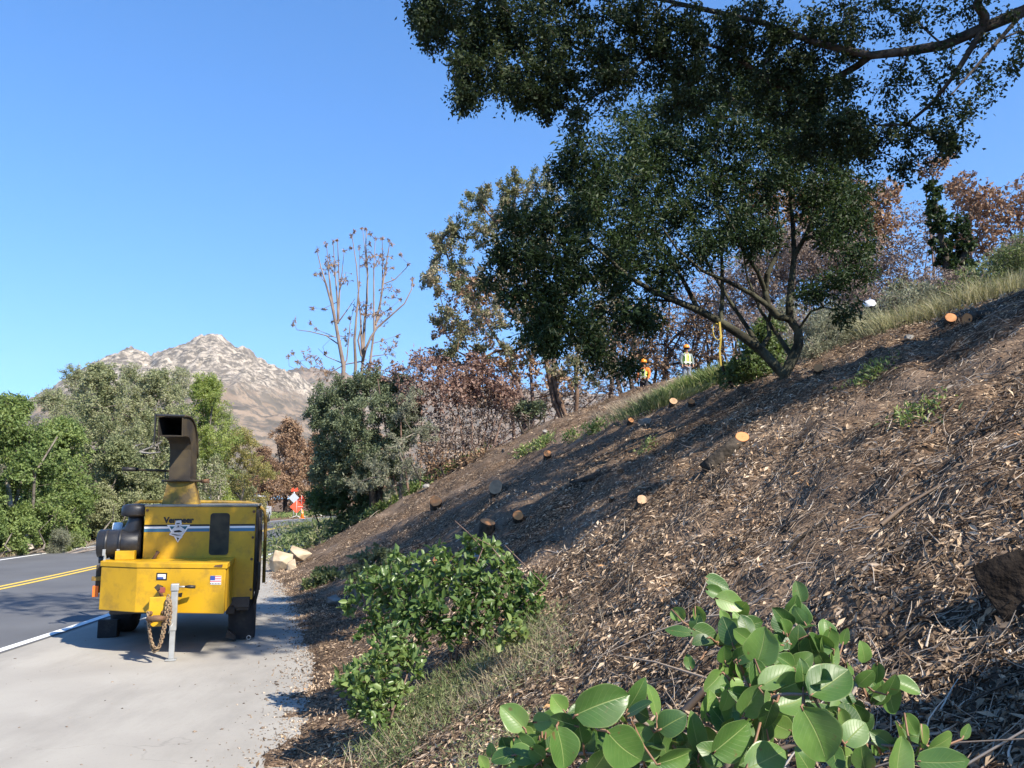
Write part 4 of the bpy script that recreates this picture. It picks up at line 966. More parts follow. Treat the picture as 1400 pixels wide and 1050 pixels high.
# ------------------------------------------------------------------ wood chipper
Y_ = mat('chipper yellow paint', (.56, .315, .008), .45, spec=.45, var=.08, scale=3, dirt=((.13, .085, .03), 5, .50, .78, .7), coat=.1)
YD = mat('weathered yellow paint', (.33, .20, .02), .6, dirt=((.07, .05, .025), 5, .40, .62, .9))
BK = mat('black painted steel', (.018, .018, .02), .42, spec=.5, dirt=((.09, .075, .06), 9, .5, .75, .5))
RUB = mat('tyre rubber', (.022, .022, .023), .85, dirt=((.10, .09, .075), 12, .5, .75, .5))
RST = mat('rusty dark steel', (.075, .045, .028), .8, col2=(.16, .085, .045), scale=11, bump=.4)
BRN = mat('brown weathered steel', (.062, .046, .024), .7, col2=(.024, .019, .015), scale=5)
GAL = mat('galvanised steel', (.36, .37, .365), .45, metal=.35, var=.10, scale=14)
CHN = mat('rusty chain', (.30, .22, .13), .7, col2=(.16, .10, .06), scale=30)
GRL = mat('dark mesh screen', (.045, .038, .022), .7, var=.4, scale=9)
WHT = mat('white decal', (.80, .80, .78), .5)
BLU = mat('blue decal', (.05, .17, .27), .5)
TEAL = mat('teal decal', (.02, .12, .15), .5)
RED = mat('red decal', (.55, .06, .07), .5)
NAVY = mat('navy decal', (.04, .08, .30), .5)
GRYD = mat('grey decal', (.32, .34, .36), .5)
BLK = mat('black decal', (.02, .018, .016), .5)
ORG = mat('orange lens', (.80, .16, .02), .3)
DARK = mat('dark interior', (.012, .011, .01), .9)

yaw = math.radians(15)
CH = thing('wood_chipper', 'yellow towable wood chipper with curved discharge spout parked on the road shoulder', 'wood chipper', (-3.593, 9.9, .0), yaw)
# body shell
B().box(-.60, .57, .035, 2.0, .50, 1.545, .02).obj('body', YD, CH)
fp = B().prism([(-.63, 1.56), (.59, 1.555), (.585, .49), (-.555, .49), (-.575, .90), (-.60, .925), (-.628, .93)], 0, .034, 'y', .006).obj('front_panel', Y_, CH)
B().prism([(-.56, .91), (-.50, .91), (-.50, .55), (-.56, .55)], -.012, .0, 'y', .003).obj('hinge_plate', Y_, fp)
g = []
for i in range(9):
    t = i / 8 * math.pi / 2
gx0, gx1, gz0, gz1, gr = .082, .297, 1.005, 1.485, .035
out = []
for cx, cz, a0 in ((gx1 - gr, gz1 - gr, 0), (gx0 + gr, gz1 - gr, 90), (gx0 + gr, gz0 + gr, 180), (gx1 - gr, gz0 + gr, 270)):
    for k in range(5):
        a = math.radians(a0 + k * 22.5); out.append((cx + gr * math.cos(a), cz + gr * math.sin(a)))
gm = B().prism(out, -.006, .002, 'y').obj('screen', GRL, fp)
for x0, x1, nm in ((-.626, gx0 - .004, 0), (gx1 + .004, .583, 1)):
    s = B()
    s.box(x0, x1, -.003, .001, 1.337, 1.357); s.mi = 1
    s.box(x0, x1, -.003, .001, 1.312, 1.3355); s.mi = 2
    s.box(x0, x1, -.003, .001, 1.275, 1.3105)
    s.obj('stripe', [BLK, WHT, BLU], fp)
for bx, bz in ((.565, .60), (.56, .95), (.565, 1.50), (-.605, 1.52), (.565, 1.2)):
    B().lathe((bx, 0, bz), [(.014, -.012), (.016, .0)], 10, 'y').obj('bolt', RST, fp)
# maker's lettering
fc = bpy.data.curves.new('lettering', 'FONT'); fc.body = 'Vermeer'; fc.size = .088; fc.extrude = .0015; fc.offset = .005; fc.align_x = 'CENTER'; fc.space_character = 1.0
ft = bpy.data.objects.new('lettering', fc); lm_ = bpy.data.meshes.new_from_object(ft); bpy.data.objects.remove(ft); lm_.materials.clear(); lm_.materials.append(BLK)
fo = bpy.data.objects.new('lettering', lm_); COL.objects.link(fo); fo.parent = fp; fo.location = (-.262, -.0025, 1.378); fo.rotation_euler = (math.pi / 2, 0, 0)
# triangular emblem with a muscular bust in it
e = B()
e.prism([(-.385, 1.352), (-.135, 1.352), (-.26, 1.152)], -.006, -.0035, 'y'); e.mi = 1
e.prism([(-.357, 1.337), (-.163, 1.337), (-.26, 1.182)], -.0085, -.006, 'y'); e.mi = 2
for pts in ([(-.292, 1.40), (-.235, 1.405), (-.225, 1.36), (-.24, 1.325), (-.285, 1.32), (-.30, 1.36)], [(-.30, 1.335), (-.235, 1.335), (-.19, 1.30), (-.20, 1.255), (-.25, 1.225), (-.31, 1.235), (-.345, 1.26), (-.33, 1.30)], [(-.35, 1.262), (-.30, 1.252), (-.24, 1.24), (-.21, 1.215), (-.23, 1.195), (-.30, 1.222), (-.355, 1.24)]):
    e.prism(pts, -.0115, -.0085, 'y')
e.mi = 3
for pts in ([(-.285, 1.372), (-.247, 1.375), (-.25, 1.362), (-.282, 1.360)], [(-.31, 1.285), (-.25, 1.295), (-.215, 1.275), (-.25, 1.268), (-.30, 1.268)], [(-.335, 1.248), (-.29, 1.244), (-.23, 1.23), (-.29, 1.235)], [(-.272, 1.345), (-.255, 1.345), (-.258, 1.33), (-.27, 1.33)], [(-.27, 1.205), (-.25, 1.205), (-.26, 1.165)]):
    e.prism(pts, -.0135, -.0115, 'y')
e.obj('emblem', [WHT, TEAL, mat('pale grey decal', (.62, .62, .60), .5), BLK], fp)
# top edge lip and small latch
B().box(-.635, .60, -.01, 2.02, 1.560, 1.585, .005).obj('roof_lip', mat('dusty grey steel', (.30, .28, .22), .7, var=.2, scale=6), CH)
B().tube([(-.53, -.03, .93), (-.505, -.06, .97), (-.475, -.07, 1.02), (-.455, -.07, 1.06)], [.035, .018, .016, .022], 10).obj('latch_handle', RST, CH)

# toolbox on the tongue
TO = [(-.585, -.60), (.335, -.96), (.36, -.02), (-1.0, -.02), (-1.0, -.27)]
tbx = B().prism(TO, .455, .915, 'z', .008).obj('toolbox', Y_, CH)


def grown(o, k):
    c = (sum(p[0] for p in o) / len(o), sum(p[1] for p in o) / len(o))
    return [(c[0] + (p[0] - c[0]) * (1 + k), c[1] + (p[1] - c[1]) * (1 + k)) for p in o]


B().prism(grown(TO, .022), .918, .975, 'z', .007).obj('lid', Y_, tbx)
# helpers to set things on the slanted toolbox front
fd = Vector((.92, -.36, 0)).normalized(); fnrm = Vector((-.36, -.92, 0)).normalized(); f0 = Vector((-.585, -.60, 0)); FL = .988


def onface(t, z, out=0.0): return f0 + fd * (t * FL) + Vector((0, 0, z)) + fnrm * out


def faceplate(b, t0, t1, z0, z1, o0, o1):
    v = [onface(t, z, o) for o in (o0, o1) for (t, z) in ((t0, z0), (t1, z0), (t1, z1), (t0, z1))]
    vs = [b.bm.verts.new(q) for q in v]
    fs = [b.bm.faces.new([vs[i] for i in ix]) for ix in ((0, 1, 2, 3), (7, 6, 5, 4), (0, 4, 5, 1), (1, 5, 6, 2), (2, 6, 7, 3), (3, 7, 4, 0))]
    b._m(fs); return b


s = B(); faceplate(s, .225, .345, .795, .87, .001, .004); s.mi = 1; faceplate(s, .24, .33, .827, .856, .004, .006); s.mi = 2; faceplate(s, .24, .305, .806, .824, .004, .006); s.mi = 1; faceplate(s, .308, .33, .808, .83, .004, .0062)
s.obj('decal', [BLK, WHT, NAVY], tbx)
s = B(); s.mi = 0; faceplate(s, .835, .955, .755, .845, .001, .003); s.mi = 1
for k in range(4): faceplate(s, .835, .955, .782 + k * .017, .790 + k * .017, .003, .0045)
s.mi = 2; faceplate(s, .835, .888, .80, .845, .0045, .006); s.mi = 3
for k in range(7): faceplate(s, .838 + k * .017, .848 + k * .017, .760, .770, .003, .0045)
s.obj('flag_sticker', [WHT, RED, NAVY, BLK], tbx)
s = B()
q = [onface(.455, .655, .002), onface(.53, .668, .002), onface(.522, .622, .002), onface(.47, .625, .002)]
s.quad(*q); s.obj('slot', DARK, tbx)
s = B()
q = [onface(.885, .955, .012), onface(.97, .965, .012), onface(.965, .935, .012), onface(.87, .94, .012)]
s.quad(*q); s.obj('paint_chip', RST, tbx)
# little yellow cover by the muffler
B().box(-.89, -.69, -.16, -.02, .976, 1.075, .006).obj('cover_box', Y_, CH)

# hitch: tongue, coupler plate, lunette ring
h = onface(.30, .50)
B().box(-.335, -.225, -1.03, -.68, .50, .60, .008).obj('tongue', YD, CH)
pl = B().prism([(-.385, .655), (-.215, .66), (-.213, .40), (-.25, .365), (-.345, .365), (-.385, .41)], -1.065, -1.03, 'y', .006).obj('coupler_plate', Y_, CH)
for bx, bz in ((-.365, .50), (-.245, .505), (-.365, .42), (-.24, .39)):
    B().lathe((bx, -1.064, bz), [(.012, -.022), (.02, -.018), (.022, .0)], 10, 'y').obj('bolt', RST, pl)
B().tube([(-.30 + .072 * math.cos(t), -1.12 + .072 * math.sin(t) - .01, .452 - .01 * math.sin(t)) for t in [2 * math.pi * i / 22 for i in range(22)]], .027, 10, closed=True).obj('tow_ring', RST, CH)
B().box(-.345, -.255, -1.085, -1.062, .425, .478, .008).obj('ring_mount', RST, CH)
# square tube stub with red end and its arm
s = B(); s.tube([onface(.30, .70, .0), onface(.325, .72, .10), onface(.33, .735, .16)], .035, 4); s.obj('stub_tube', BRN, CH)
B().tube([onface(.325, .60, .03), onface(.325, .66, .07), onface(.325, .71, .13)], .018, 8).obj('stub_arm', RST, CH)
B().box(-.30, -.25, -.985, -.96, .69, .745, .004).obj('stub_cap', mat('faded red paint', (.22, .05, .04), .6), CH)


# safety chains: one mesh of links each
def chain(pts, name='safety_chain', link=.030, r=.0068):
    pts = np.array(pts, float)
    seg = np.linalg.norm(np.diff(pts, axis=0), axis=1); cum = np.concatenate([[0], np.cumsum(seg)])
    n = int(cum[-1] / (link * .78)); b = B()
    for i in range(n + 1):
        s_ = cum[-1] * i / n
        p = np.array([np.interp(s_, cum, pts[:, k]) for k in range(3)]); p2 = np.array([np.interp(min(cum[-1], s_ + .01), cum, pts[:, k]) - np.interp(max(0, s_ - .01), cum, pts[:, k]) for k in range(3)])
        d = Vector(p2).normalized(); a = d.cross(Vector((0.3, 1, .1))).normalized()
        if i % 2: a = d.cross(a).normalized()
        ring = [Vector(p) + d * (link * .62 * math.cos(t)) + a * (link * .40 * math.sin(t)) for t in [2 * math.pi * k / 10 for k in range(10)]]
        b.tube(ring, r, 5, closed=True)
    return b.obj(name, CHN, CH)


def droop(a, c, low, n=16):
    a = np.array(a); c = np.array(c); out = []
    for i in range(n + 1):
        t = i / n; p = a * (1 - t) + c * t; p[2] = p[2] * 1.0
        u = 2 * t - 1; base_ = a[2] * (1 - t) + c[2] * t
        p[2] = base_ - (base_ - low) * (1 - abs(u) ** 2.4)
        out.append(p)
    return out


chain(droop((-.385, -1.09, .50), (-.21, -1.10, .64), .125))
chain(droop((-.375, -1.13, .44), (-.19, -1.11, .62), .16))
chain([(-.20, -1.08, .66), (-.175, -1.10, .60), (-.17, -1.10, .50), (-.175, -1.10, .40)], link=.034)
B().tube([(-.46, -1.06, .44), (-.42, -1.09, .455), (-.385, -1.09, .46)], .007, 6).obj('chain_hook', GAL, CH)
B().tube([(-.14, -1.1, .40), (-.165, -1.11, .35), (-.18, -1.11, .30)], .004, 5).obj('wire', GAL, CH)

# jack
jk = B(); jk.box(-.193, -.128, -.955, -.89, .30, .70, .006); jk.box(-.2, -.12, -.965, -.88, .70, .775, .01)
jo = jk.obj('jack', GAL, CH)
B().box(-.188, -.135, -.948, -.897, .02, .30, .004).obj('jack_leg', GAL, jo)
B().prism([(-.215, -.975), (-.11, -.975), (-.11, -.87), (-.215, -.87)], .004, .018, 'z', .003).obj('foot_plate', GAL, jo)
B().tube([(-.12, -.93, .742), (-.06, -.94, .742)], .009, 8).obj('crank_rod', GAL, jo)
B().tube([(-.06, -.94, .742), (-.02, -.945, .742), (.04, -.95, .738)], [.012, .019, .017], 10).obj('crank_grip', BLK, jo)
B().cyl((-.235, -.93, .48), (-.19, -.925, .48), .035, k=14).obj('pivot', GAL, jo)
B().tube([(-.25, -.95, .55), (-.215, -.94, .57), (-.20, -.94, .53)], .012, 6).obj('pin', RST, jo)

# chassis and axle
B().box(-.95, .55, .05, 1.95, .36, .46, .01).obj('chassis', BK, CH)
B().cyl((-.95, 1.25, .37), (.5, 1.25, .37), .05, k=12).obj('axle', BK, CH)
B().box(-.05, .56, -.02, .22, .40, .52, .008).obj('cross_member', BK, CH)
B().box(.30, .40, -.02, .12, .33, .44, .01).obj('tow_light', BLK, CH)


def wheel(x, y, wd):
    wv = B().lathe((x, y, .365), [(.20, -wd / 2), (.30, -wd / 2 - .005), (.345, -wd / 2 + .02), (.365, -wd / 2 + .055), (.367, 0), (.365, wd / 2 - .055), (.345, wd / 2 - .02), (.30, wd / 2 + .005), (.20, wd / 2)], 40, 'x').obj('wheel', RUB, CH)
    B().lathe((x, y, .365), [(.05, -wd / 2 - .01), (.19, -wd / 2 + .01), (.2, wd / 2 - .01), (.05, wd / 2 + .01)], 24, 'x').obj('rim', GAL, wv)


wheel(-.97, 1.32, .27); wheel(.44, 1.12, .27)
B().prism([(.80, .0), (1.02, .0), (1.02, .10), (.95, .20), (.80, .21)], -1.20, -.98, 'x', .01).obj('wheel_chock', RUB, CH)
# fender, mud flap and drop stand on the right
fl = B().prism([(.30, .52), (.585, .52), (.62, .03), (.40, .012), (.33, .06)], .20, .235, 'y', .004)
fl.prism([(.30, .06), (.42, .012), (.42, .012 + .05), (.32, .14)], .10, .20, 'y')
fl.obj('mud_flap', RUB, CH)
B().prism([(.235, .52), (.60, .52), (.52, .03), (.30, .03)], .598, .622, 'x').obj('side_plate', BK, CH)
B().tube([(.635, .20, .90), (.64, .20, .70), (.63, .20, .55), (.60, .18, .42)], .022, 8).obj('hose', BRN, CH)
B().tube([(.56 + .022 * math.cos(t), .09, .045 + .022 * math.sin(t)) for t in [2 * math.pi * i / 14 for i in range(14)]], .006, 6, closed=True).obj('ring', GAL, CH)

# left side: engine, muffler, air cleaner
B().box(-1.0, -.66, .15, 1.5, .50, 1.12, .02).obj('engine', BK, CH)
B().box(-.92, -.64, .30, .95, 1.1, 1.40, .03).obj('engine_cover', YD, CH)
mf = B().lathe((0, .10, 1.145), [(.06, -1.115), (.148, -1.112), (.158, -1.10), (.158, -.69), (.15, -.675), (.10, -.66)], 28, 'x').obj('muffler', BK, CH)
for sx in (-1.02, -.875):
    B().lathe((0, .10, 1.145), [(.150, sx - .018), (.1635, sx - .016), (.1635, sx + .016), (.150, sx + .018)], 28, 'x').obj('strap', BK, mf)
    B().box(sx - .016, sx + .016, -.075, -.056, 1.02, 1.09, .002).obj('buckle', GAL, mf)
    B().box(sx - .013, sx + .013, -.03, .02, .92, 1.03, .002).obj('bracket', GAL, mf)
B().cyl((-1.065, .06, 1.01), (-1.065, .06, .93), .035, .03, 12).obj('drain_cup', BK, mf)
B().tube([(-.80, .12, 1.22), (-.755, .12, 1.31), (-.735, .12, 1.40), (-.735, .12, 1.47)], [.12, .10, .085, .085], 16).obj('intake_neck', BK, CH)
B().lathe((-.74, .12, 1.455), [(.06, -.01), (.15, .0), (.158, .02), (.158, .085), (.145, .12), (.10, .135), (.02, .14)], 26, 'z').obj('air_cleaner', BK, CH)
B().lathe((-.955, .33, 1.30), [(.02, -.06), (.075, -.055), (.08, .0), (.075, .05), (.02, .06)], 18, 'x').obj('filler_tank', WHT, CH)
B().prism([(-.90, 1.30), (-.87, 1.30), (-.845, 1.44), (-.865, 1.44)], .5, .53, 'y').obj('warning_flag', ORG, CH)
B().box(-1.08, -1.03, -.12, .25, .62, .92, .008).obj('rear_bracket', BRN, CH)
B().box(-1.10, -1.04, -.14, -.12, .58, .70, .004).obj('marker_lamp', ORG, CH)
B().box(-1.115, -1.02, -.15, -.10, .755, .80, .004).obj('lamp_bracket', YD, CH)

# discharge spout
cb = B()
r0_, r1_ = (-.305, .60, 1.585, .205, .20), (-.31, .60, 1.86, .15, .16)
vs = []
for cx, cy, cz, hx, hy in (r0_, r1_):
    vs.append([cb.bm.verts.new((cx + sx * hx, cy + sy * hy, cz)) for sx, sy in ((-1, -1), (1, -1), (1, 1), (-1, 1))])
for j in range(4): cb.bm.faces.new((vs[0][j], vs[0][(j + 1) % 4], vs[1][(j + 1) % 4], vs[1][j]))
cb.bm.faces.new(vs[1])
spb = cb.obj('spout_base', YD, CH)
B().lathe((-.31, .60, 1.855), [(.1, 0), (.235, 0), (.24, .012), (.235, .025), (.1, .025)], 28, 'z').obj('turret_ring', BRN, CH)
B().tube([(-.08, .52, 1.865), (.0, .50, 1.865)], [.022, .03], 10).obj('clamp', RST, CH)
sp = B()
cl_ = [((-.31, .60, 1.88), (0, 0, 1), .124, .14), ((-.31, .60, 2.03), (0, 0, 1), .124, .14), ((-.311, .60, 2.15), (0, -.03, 1), .124, .138), ((-.313, .585, 2.27), (-.02, -.2, .98), .125, .132), ((-.322, .545, 2.375), (-.06, -.48, .87), .128, .128), ((-.336, .475, 2.445), (-.12, -.75, .66), .132, .124), ((-.352, .375, 2.49), (-.16, -.92, .36), .137, .120), ((-.372, .25, 2.505), (-.17, -.98, .10), .142, .118), ((-.395, .10, 2.50), (-.17, -.98, -.06), .142, .118), ((-.408, .02, 2.49), (-.17, -.97, -.10), .142, .118)]


def sweep(b, sc, flip=False):
    rings = []
    for c, d, hw, ht in cl_:
        d = Vector(d).normalized(); side = Vector((1, -.16, 0)).normalized(); side = (side - d * side.dot(d)).normalized(); n = side.cross(d)
        c = Vector(c)
        rings.append([b.bm.verts.new(c + side * (sx * hw * sc) + n * (sy * ht * sc)) for sx, sy in ((-1, -1), (1, -1), (1, 1), (-1, 1))])
    fs = []
    for A, Q in zip(rings[:-1], rings[1:]):
        for j in range(4): fs.append(b.bm.faces.new((A[j], A[(j + 1) % 4], Q[(j + 1) % 4], Q[j])))
    b._m(fs); return rings


Ra = sweep(sp, 1.0); sp.mi = 1; Rb = sweep(sp, .90); sp.mi = 0
for j in range(4): sp.bm.faces.new((Ra[-1][j], Ra[-1][(j + 1) % 4], Rb[-1][(j + 1) % 4], Rb[-1][j]))
sp.bm.faces.new(Ra[0])
spo = sp.obj('spout', [BRN, DARK], CH)
# side rims of the spout and deflector plate
for k, (sgn, nm) in enumerate(((1, 0), (-1, 0))):
    rm = B()
    pts = []
    for c, d, hw, ht in cl_[2:]:
        d = Vector(d).normalized(); side = Vector((1, -.16, 0)).normalized(); side = (side - d * side.dot(d)).normalized(); n = side.cross(d)
        pts.append(Vector(c) + side * (sgn * hw * 1.04) + n * (ht * 1.02 * (-1)))
    rm.tube(pts, .014, 6); rm.obj('spout_rim', BRN, spo)
B().prism([(.03, 2.62), (.02, 2.36), (-.02, 2.26), (-.035, 2.36), (-.045, 2.63)], -.578, -.566, 'x').obj('deflector', BK, spo)
B().box(-.565, -.255, -.03, .0, 2.605, 2.628, .004).obj('deflector_hinge', BK, spo)
B().tube([(-.46, .5, 1.985), (-.62, .45, 1.99), (-.80, .40, 1.995)], .014, 8).obj('crank_bar', BRN, spo)
B().tube([(-.80, .40, 1.995), (-.96, .36, 2.0)], [.024, .026], 10).obj('grip', BLK, spo)

# control bar over the infeed and its uprights, infeed table
B().tube([(-1.08, 1.9, .95), (-1.09, 1.9, 1.45), (-1.06, 1.9, 1.57), (-.97, 1.9, 1.615), (-.3, 1.9, 1.612), (.42, 1.9, 1.60), (.56, 1.9, 1.57), (.645, 1.9, 1.48), (.665, 1.9, 1.36), (.67, 1.9, .50)], .024, 10).obj('control_bar', YD, CH)
B().tube([(.60, 1.75, 1.50), (.605, 1.75, 1.2), (.605, 1.75, .42)], .022, 8).obj('control_bar', BK, CH)
B().prism([(2.0, .62), (2.75, .55), (2.75, .60), (2.0, .70)], -.75, .60, 'x').obj('infeed_table', YD, CH)
B().prism([(.30, 1.52), (1.6, 1.50), (1.7, .55), (.30, .55)], .582, .612, 'x').obj('side_panel', BK, CH)
B().box(.613, .632, .35, .50, .82, 1.42, .004).obj('side_hinge', BRN, CH)
B().box(.614, .64, 1.2, 1.3, .55, 1.25, .004).obj('side_hinge', BRN, CH)

# ------------------------------------------------------------------ litter over the cleared slope
rg = np.random.default_rng(2024)


def ground_normals(x, y, e=.04):
    z = H(x, y); zx = H(x + e, y); zy = H(x, y + e)
    n = np.stack([-(zx - z) / e, -(zy - z) / e, np.ones_like(z)], 1); return z, nrm(n)


def polar(n, r0, r1, a0, a1):
    r = np.exp(rg.uniform(math.log(r0), math.log(r1), n)); a = np.radians(rg.uniform(a0, a1, n))
    return r * np.sin(a), r * np.cos(a)


def litter(n):
    x, y = polar(n, .9, 34, -34, 52)
    u = x - toe(y)
    keep = (u > .05) & ((u > .5) | (rg.random(n) < .25 + u)) & (x - road_r(y) > .6)
    # bare soil shows in patches higher up the bank
    bare = fbm(x * .5, y * .5, 3, 40) + .25 * np.clip((y - 9) / 8, 0, 1)
    keep &= (bare < .16) | (rg.random(n) < .22)
    x, y = x[keep], y[keep]; m = len(x)
    z, nn = ground_normals(x, y)
    r = np.hypot(x, y)
    L = np.minimum(rg.lognormal(-3.68, .42, m), .052) * (1 + .035 * r); W = L * rg.uniform(.12, .42, m)
    d = rnd_dirs(rg, m); d = nrm(d - nn * (d * nn).sum(1, keepdims=True) * rg.uniform(.45, 1.0, (m, 1)))
    up = nrm(nn + .75 * rnd_dirs(rg, m))
    tn = fbm(x * 1.6, y * 1.6, 3, 41)
    tint = (rg.random(m) * .93 + tn * .45).clip(.01, .995)
    pos = np.stack([x, y, z + .008 + .035 * rg.random(m) ** 2 * np.clip(r / 5, .5, 1.5)], 1)
    v, f, t = leaves_np(pos, d, up, L, W, tint, fold=.3)
    o = mesh_np('leaf_litter', v, [f], L_chip, tint=[t])
    tag(o, 'brown carpet of dry leaf litter and wood chips over the cleared slope', 'leaf litter', kind='stuff')


litter(430000)


def sticks(n, r0, r1, l0, l1, rad, name, label, lift=.02, dirbias=True):
    x, y = polar(n, r0, r1, -32, 52); u = x - toe(y); k = (u > .15) & (x - road_r(y) > .7); x, y = x[k], y[k]; m = len(x)
    z, nn = ground_normals(x, y)
    L = np.exp(rg.uniform(math.log(l0), math.log(l1), m)); r = np.hypot(x, y)
    a = rg.normal(.25, .9, m)
    d = np.stack([np.cos(a), np.sin(a), np.zeros(m)], 1); d = nrm(d - nn * (d * nn).sum(1, keepdims=True) + nn * rg.normal(0, .16 if l1 < .5 else .02, (m, 1)))
    R = rad * rg.lognormal(0, .45, m) * (1 + .05 * r)
    p0 = np.stack([x, y, z + lift * rg.random(m)], 1); bend = rnd_dirs(rg, m) * L[:, None] * .09
    V = []; Fq = []; off = 0; T = []
    tint = rg.random(m)
    prev = p0; pd = d
    for s in range(3):
        t = (s + 1) / 3
        nx_ = p0 + d * (L * t)[:, None] + bend * math.sin(math.pi * t) + rnd_dirs(rg, m) * L[:, None] * .02
        zz = H(nx_[:, 0], nx_[:, 1]); nx_[:, 2] = np.maximum(nx_[:, 2], zz + .004)
        nd = nrm(nx_ - prev)
        v, f = tubes_np(prev, nx_, R * (1 - .22 * s), R * (1 - .22 * (s + 1)), pd if s else nd, nd, 4)
        V.append(v); Fq.append(f + off); off += len(v); T.append(np.repeat(tint, 4)); prev = nx_; pd = nd
    o = mesh_np(name, np.concatenate(V), [np.concatenate(Fq)], L_twig, tint=[np.concatenate(T)])
    tag(o, label, 'twigs', kind='stuff')


sticks(48000, .9, 26, .03, .24, .0019, 'twig_litter', 'thin dry twigs strewn through the leaf litter of the slope')
sticks(190, 1.6, 24, .35, 1.0, .0038, 'stick_litter', 'longer dead sticks lying across the cleared slope', .05)


# grit and crumbs on the paving, thicker towards the dirt edge
def grit(n):
    y = rg.uniform(3.0, 24, n) ** 1.0; e = np.where(rg.random(n) < .93, rg.exponential(.15, n), rg.uniform(0, 3.2, n))
    x = toe(y) - .02 - e; k = x > road_r(y) + .1; x, y = x[k], y[k]; m = len(x)
    s_ = rg.lognormal(-5.0, .5, m); s_ = np.minimum(s_, .02)
    oc = np.array([[1, 0, 0], [0, 1, 0], [-1, 0, 0], [0, -1, 0], [0, 0, .8], [0, 0, -.3]])
    pts = oc[None] * s_[:, None, None] * (1 + .35 * rg.normal(size=(m, 6, 1))) * np.array([1, 1, .7]); a = rg.uniform(0, 6.28, m)
    X = pts[..., 0] * np.cos(a)[:, None] - pts[..., 1] * np.sin(a)[:, None]; Yy = pts[..., 0] * np.sin(a)[:, None] + pts[..., 1] * np.cos(a)[:, None]
    zg = np.maximum(H(x, y), 0.0)
    V = np.stack([X + x[:, None], Yy + y[:, None], pts[..., 2] + zg[:, None] + .001], -1).reshape(-1, 3)
    f = np.array([[0, 1, 4], [1, 2, 4], [2, 3, 4], [3, 0, 4], [1, 0, 5], [2, 1, 5], [3, 2, 5], [0, 3, 5]])
    o = mesh_np('gravel', V, [(np.arange(m)[:, None, None] * 6 + f[None]).reshape(-1, 3)], L_twig, tint=[np.repeat(rg.random(m), 8)])
    tag(o, 'small grit and crumbs of bark scattered over the paving', 'gravel', kind='stuff')


grit(7000)

# ------------------------------------------------------------------ low plants
def carpet(name, label, n, sampler, leafmat, L, W, hgt, seed, kind='stuff', blades=False, lean=.5, cat='ground cover'):
    rr = np.random.default_rng(seed)
    x, y = sampler(rr, n); m = len(x); z = H(x, y)
    h = hgt * rr.random(m) ** (.8)
    pos = np.stack([x, y, z + (0 if blades else 1) * h], 1)
    if blades:
        d = nrm(np.stack([rr.normal(0, lean, m), rr.normal(0, lean, m), np.ones(m)], 1)); nn = rnd_dirs(rr, m)
    else:
        d = nrm(rnd_dirs(rr, m) + np.array([0, 0, .35])); nn = nrm(rnd_dirs(rr, m) + np.array([0, 0, .6]))
    Ls = L * rr.lognormal(0, .3, m); tint = (.55 * rr.random(m) + .5 + fbm(x * 2, y * 2, 3, seed) * .9 - .25).clip(.01, .99)
    v, f, t = leaves_np(pos, d, nn, Ls, W * rr.lognormal(0, .25, m), tint)
    o = mesh_np(name, v, [f], leafmat, tint=[t])
    return tag(o, label, cat, kind=kind)


def blob(pts, thr=0.0, seed=0):
    """scatter in discs (x, y, r) with ragged density"""
    pts = np.array(pts)
    def f(rr, n):
        w = pts[:, 2] ** 2; i = rr.choice(len(pts), n, p=w / w.sum())
        a = rr.uniform(0, 6.283, n); r = pts[i, 2] * np.sqrt(rr.random(n)) * (1 + .2 * rr.normal(size=n))
        x = pts[i, 0] + r * np.cos(a); y = pts[i, 1] + r * np.sin(a)
        k = fbm(x * 1.7, y * 1.7, 3, seed) > thr - .35 * rr.random(n)
        return x[k], y[k]
    return f


def gd(px, py, r):
    q = G(px, py); return (q[0], q[1], r)


carpet('ground_cover', 'fine leaved green weeds over the bottom of the slope beside the shoulder', 15000, blob([gd(560, 1000, .35), gd(600, 960, .4), gd(660, 920, .4), gd(640, 1000, .4), gd(700, 890, .3), gd(720, 930, .3), gd(740, 880, .25), gd(590, 1040, .3), gd(680, 1040, .3), gd(540, 1040, .2)], .05, 3), L_weed, .036, .006, .11, 201)
carpet('dry_weeds', 'dry pale weed stems among the green weeds by the shoulder', 2200, blob([gd(600, 960, .5), gd(680, 930, .5), gd(740, 900, .4), gd(560, 1010, .4)], .0, 4), L_straw, .16, .003, .0, 202, blades=True, lean=.9)
carpet('ground_cover', 'green creeping cover on the bank beyond the pale boulders', 30000, blob([(-6.2, 24, 1.2), (-6.0, 27, 1.6), (-6.0, 30, 2.0), (-5.0, 28, 1.7), (-6.2, 33, 2.2), (-4.4, 31, 1.6), (-7.4, 37, 2.4), (-8.2, 42, 3), (-5.5, 37, 2.2), (-4.2, 35, 1.6), (-3.2, 31, 1.2), (-6.0, 22.3, .7), (-8.8, 50, 3), (-2.6, 28, .8)], -.05, 6), L_weed, .15, .045, .55, 203)
carpet('ground_cover', 'green tufts at the top edge of the cleared bank', 3500, blob([(-3.0, 24.5, .5), (-2.2, 25, .6), (-1.2, 25, .5), (-3.8, 25, .6)], 0, 7), L_green, .12, .05, .3, 204)
carpet('verge_grass', 'dry grass and low weeds along the left verge of the road', 16000, lambda rr, n: (lambda y: (road_r(y) - 7.3 - rr.random(n) ** 1.6 * 3.2, y))(rr.uniform(20, 62, n)), L_straw, .17, .018, .0, 205, blades=True, lean=.5)
carpet('verge_grass', 'green weeds along the left verge of the road', 12000, lambda rr, n: (lambda y: (road_r(y) - 8.2 - rr.random(n) * 3.5, y))(rr.uniform(20, 90, n)), L_green, .16, .05, .3, 206)
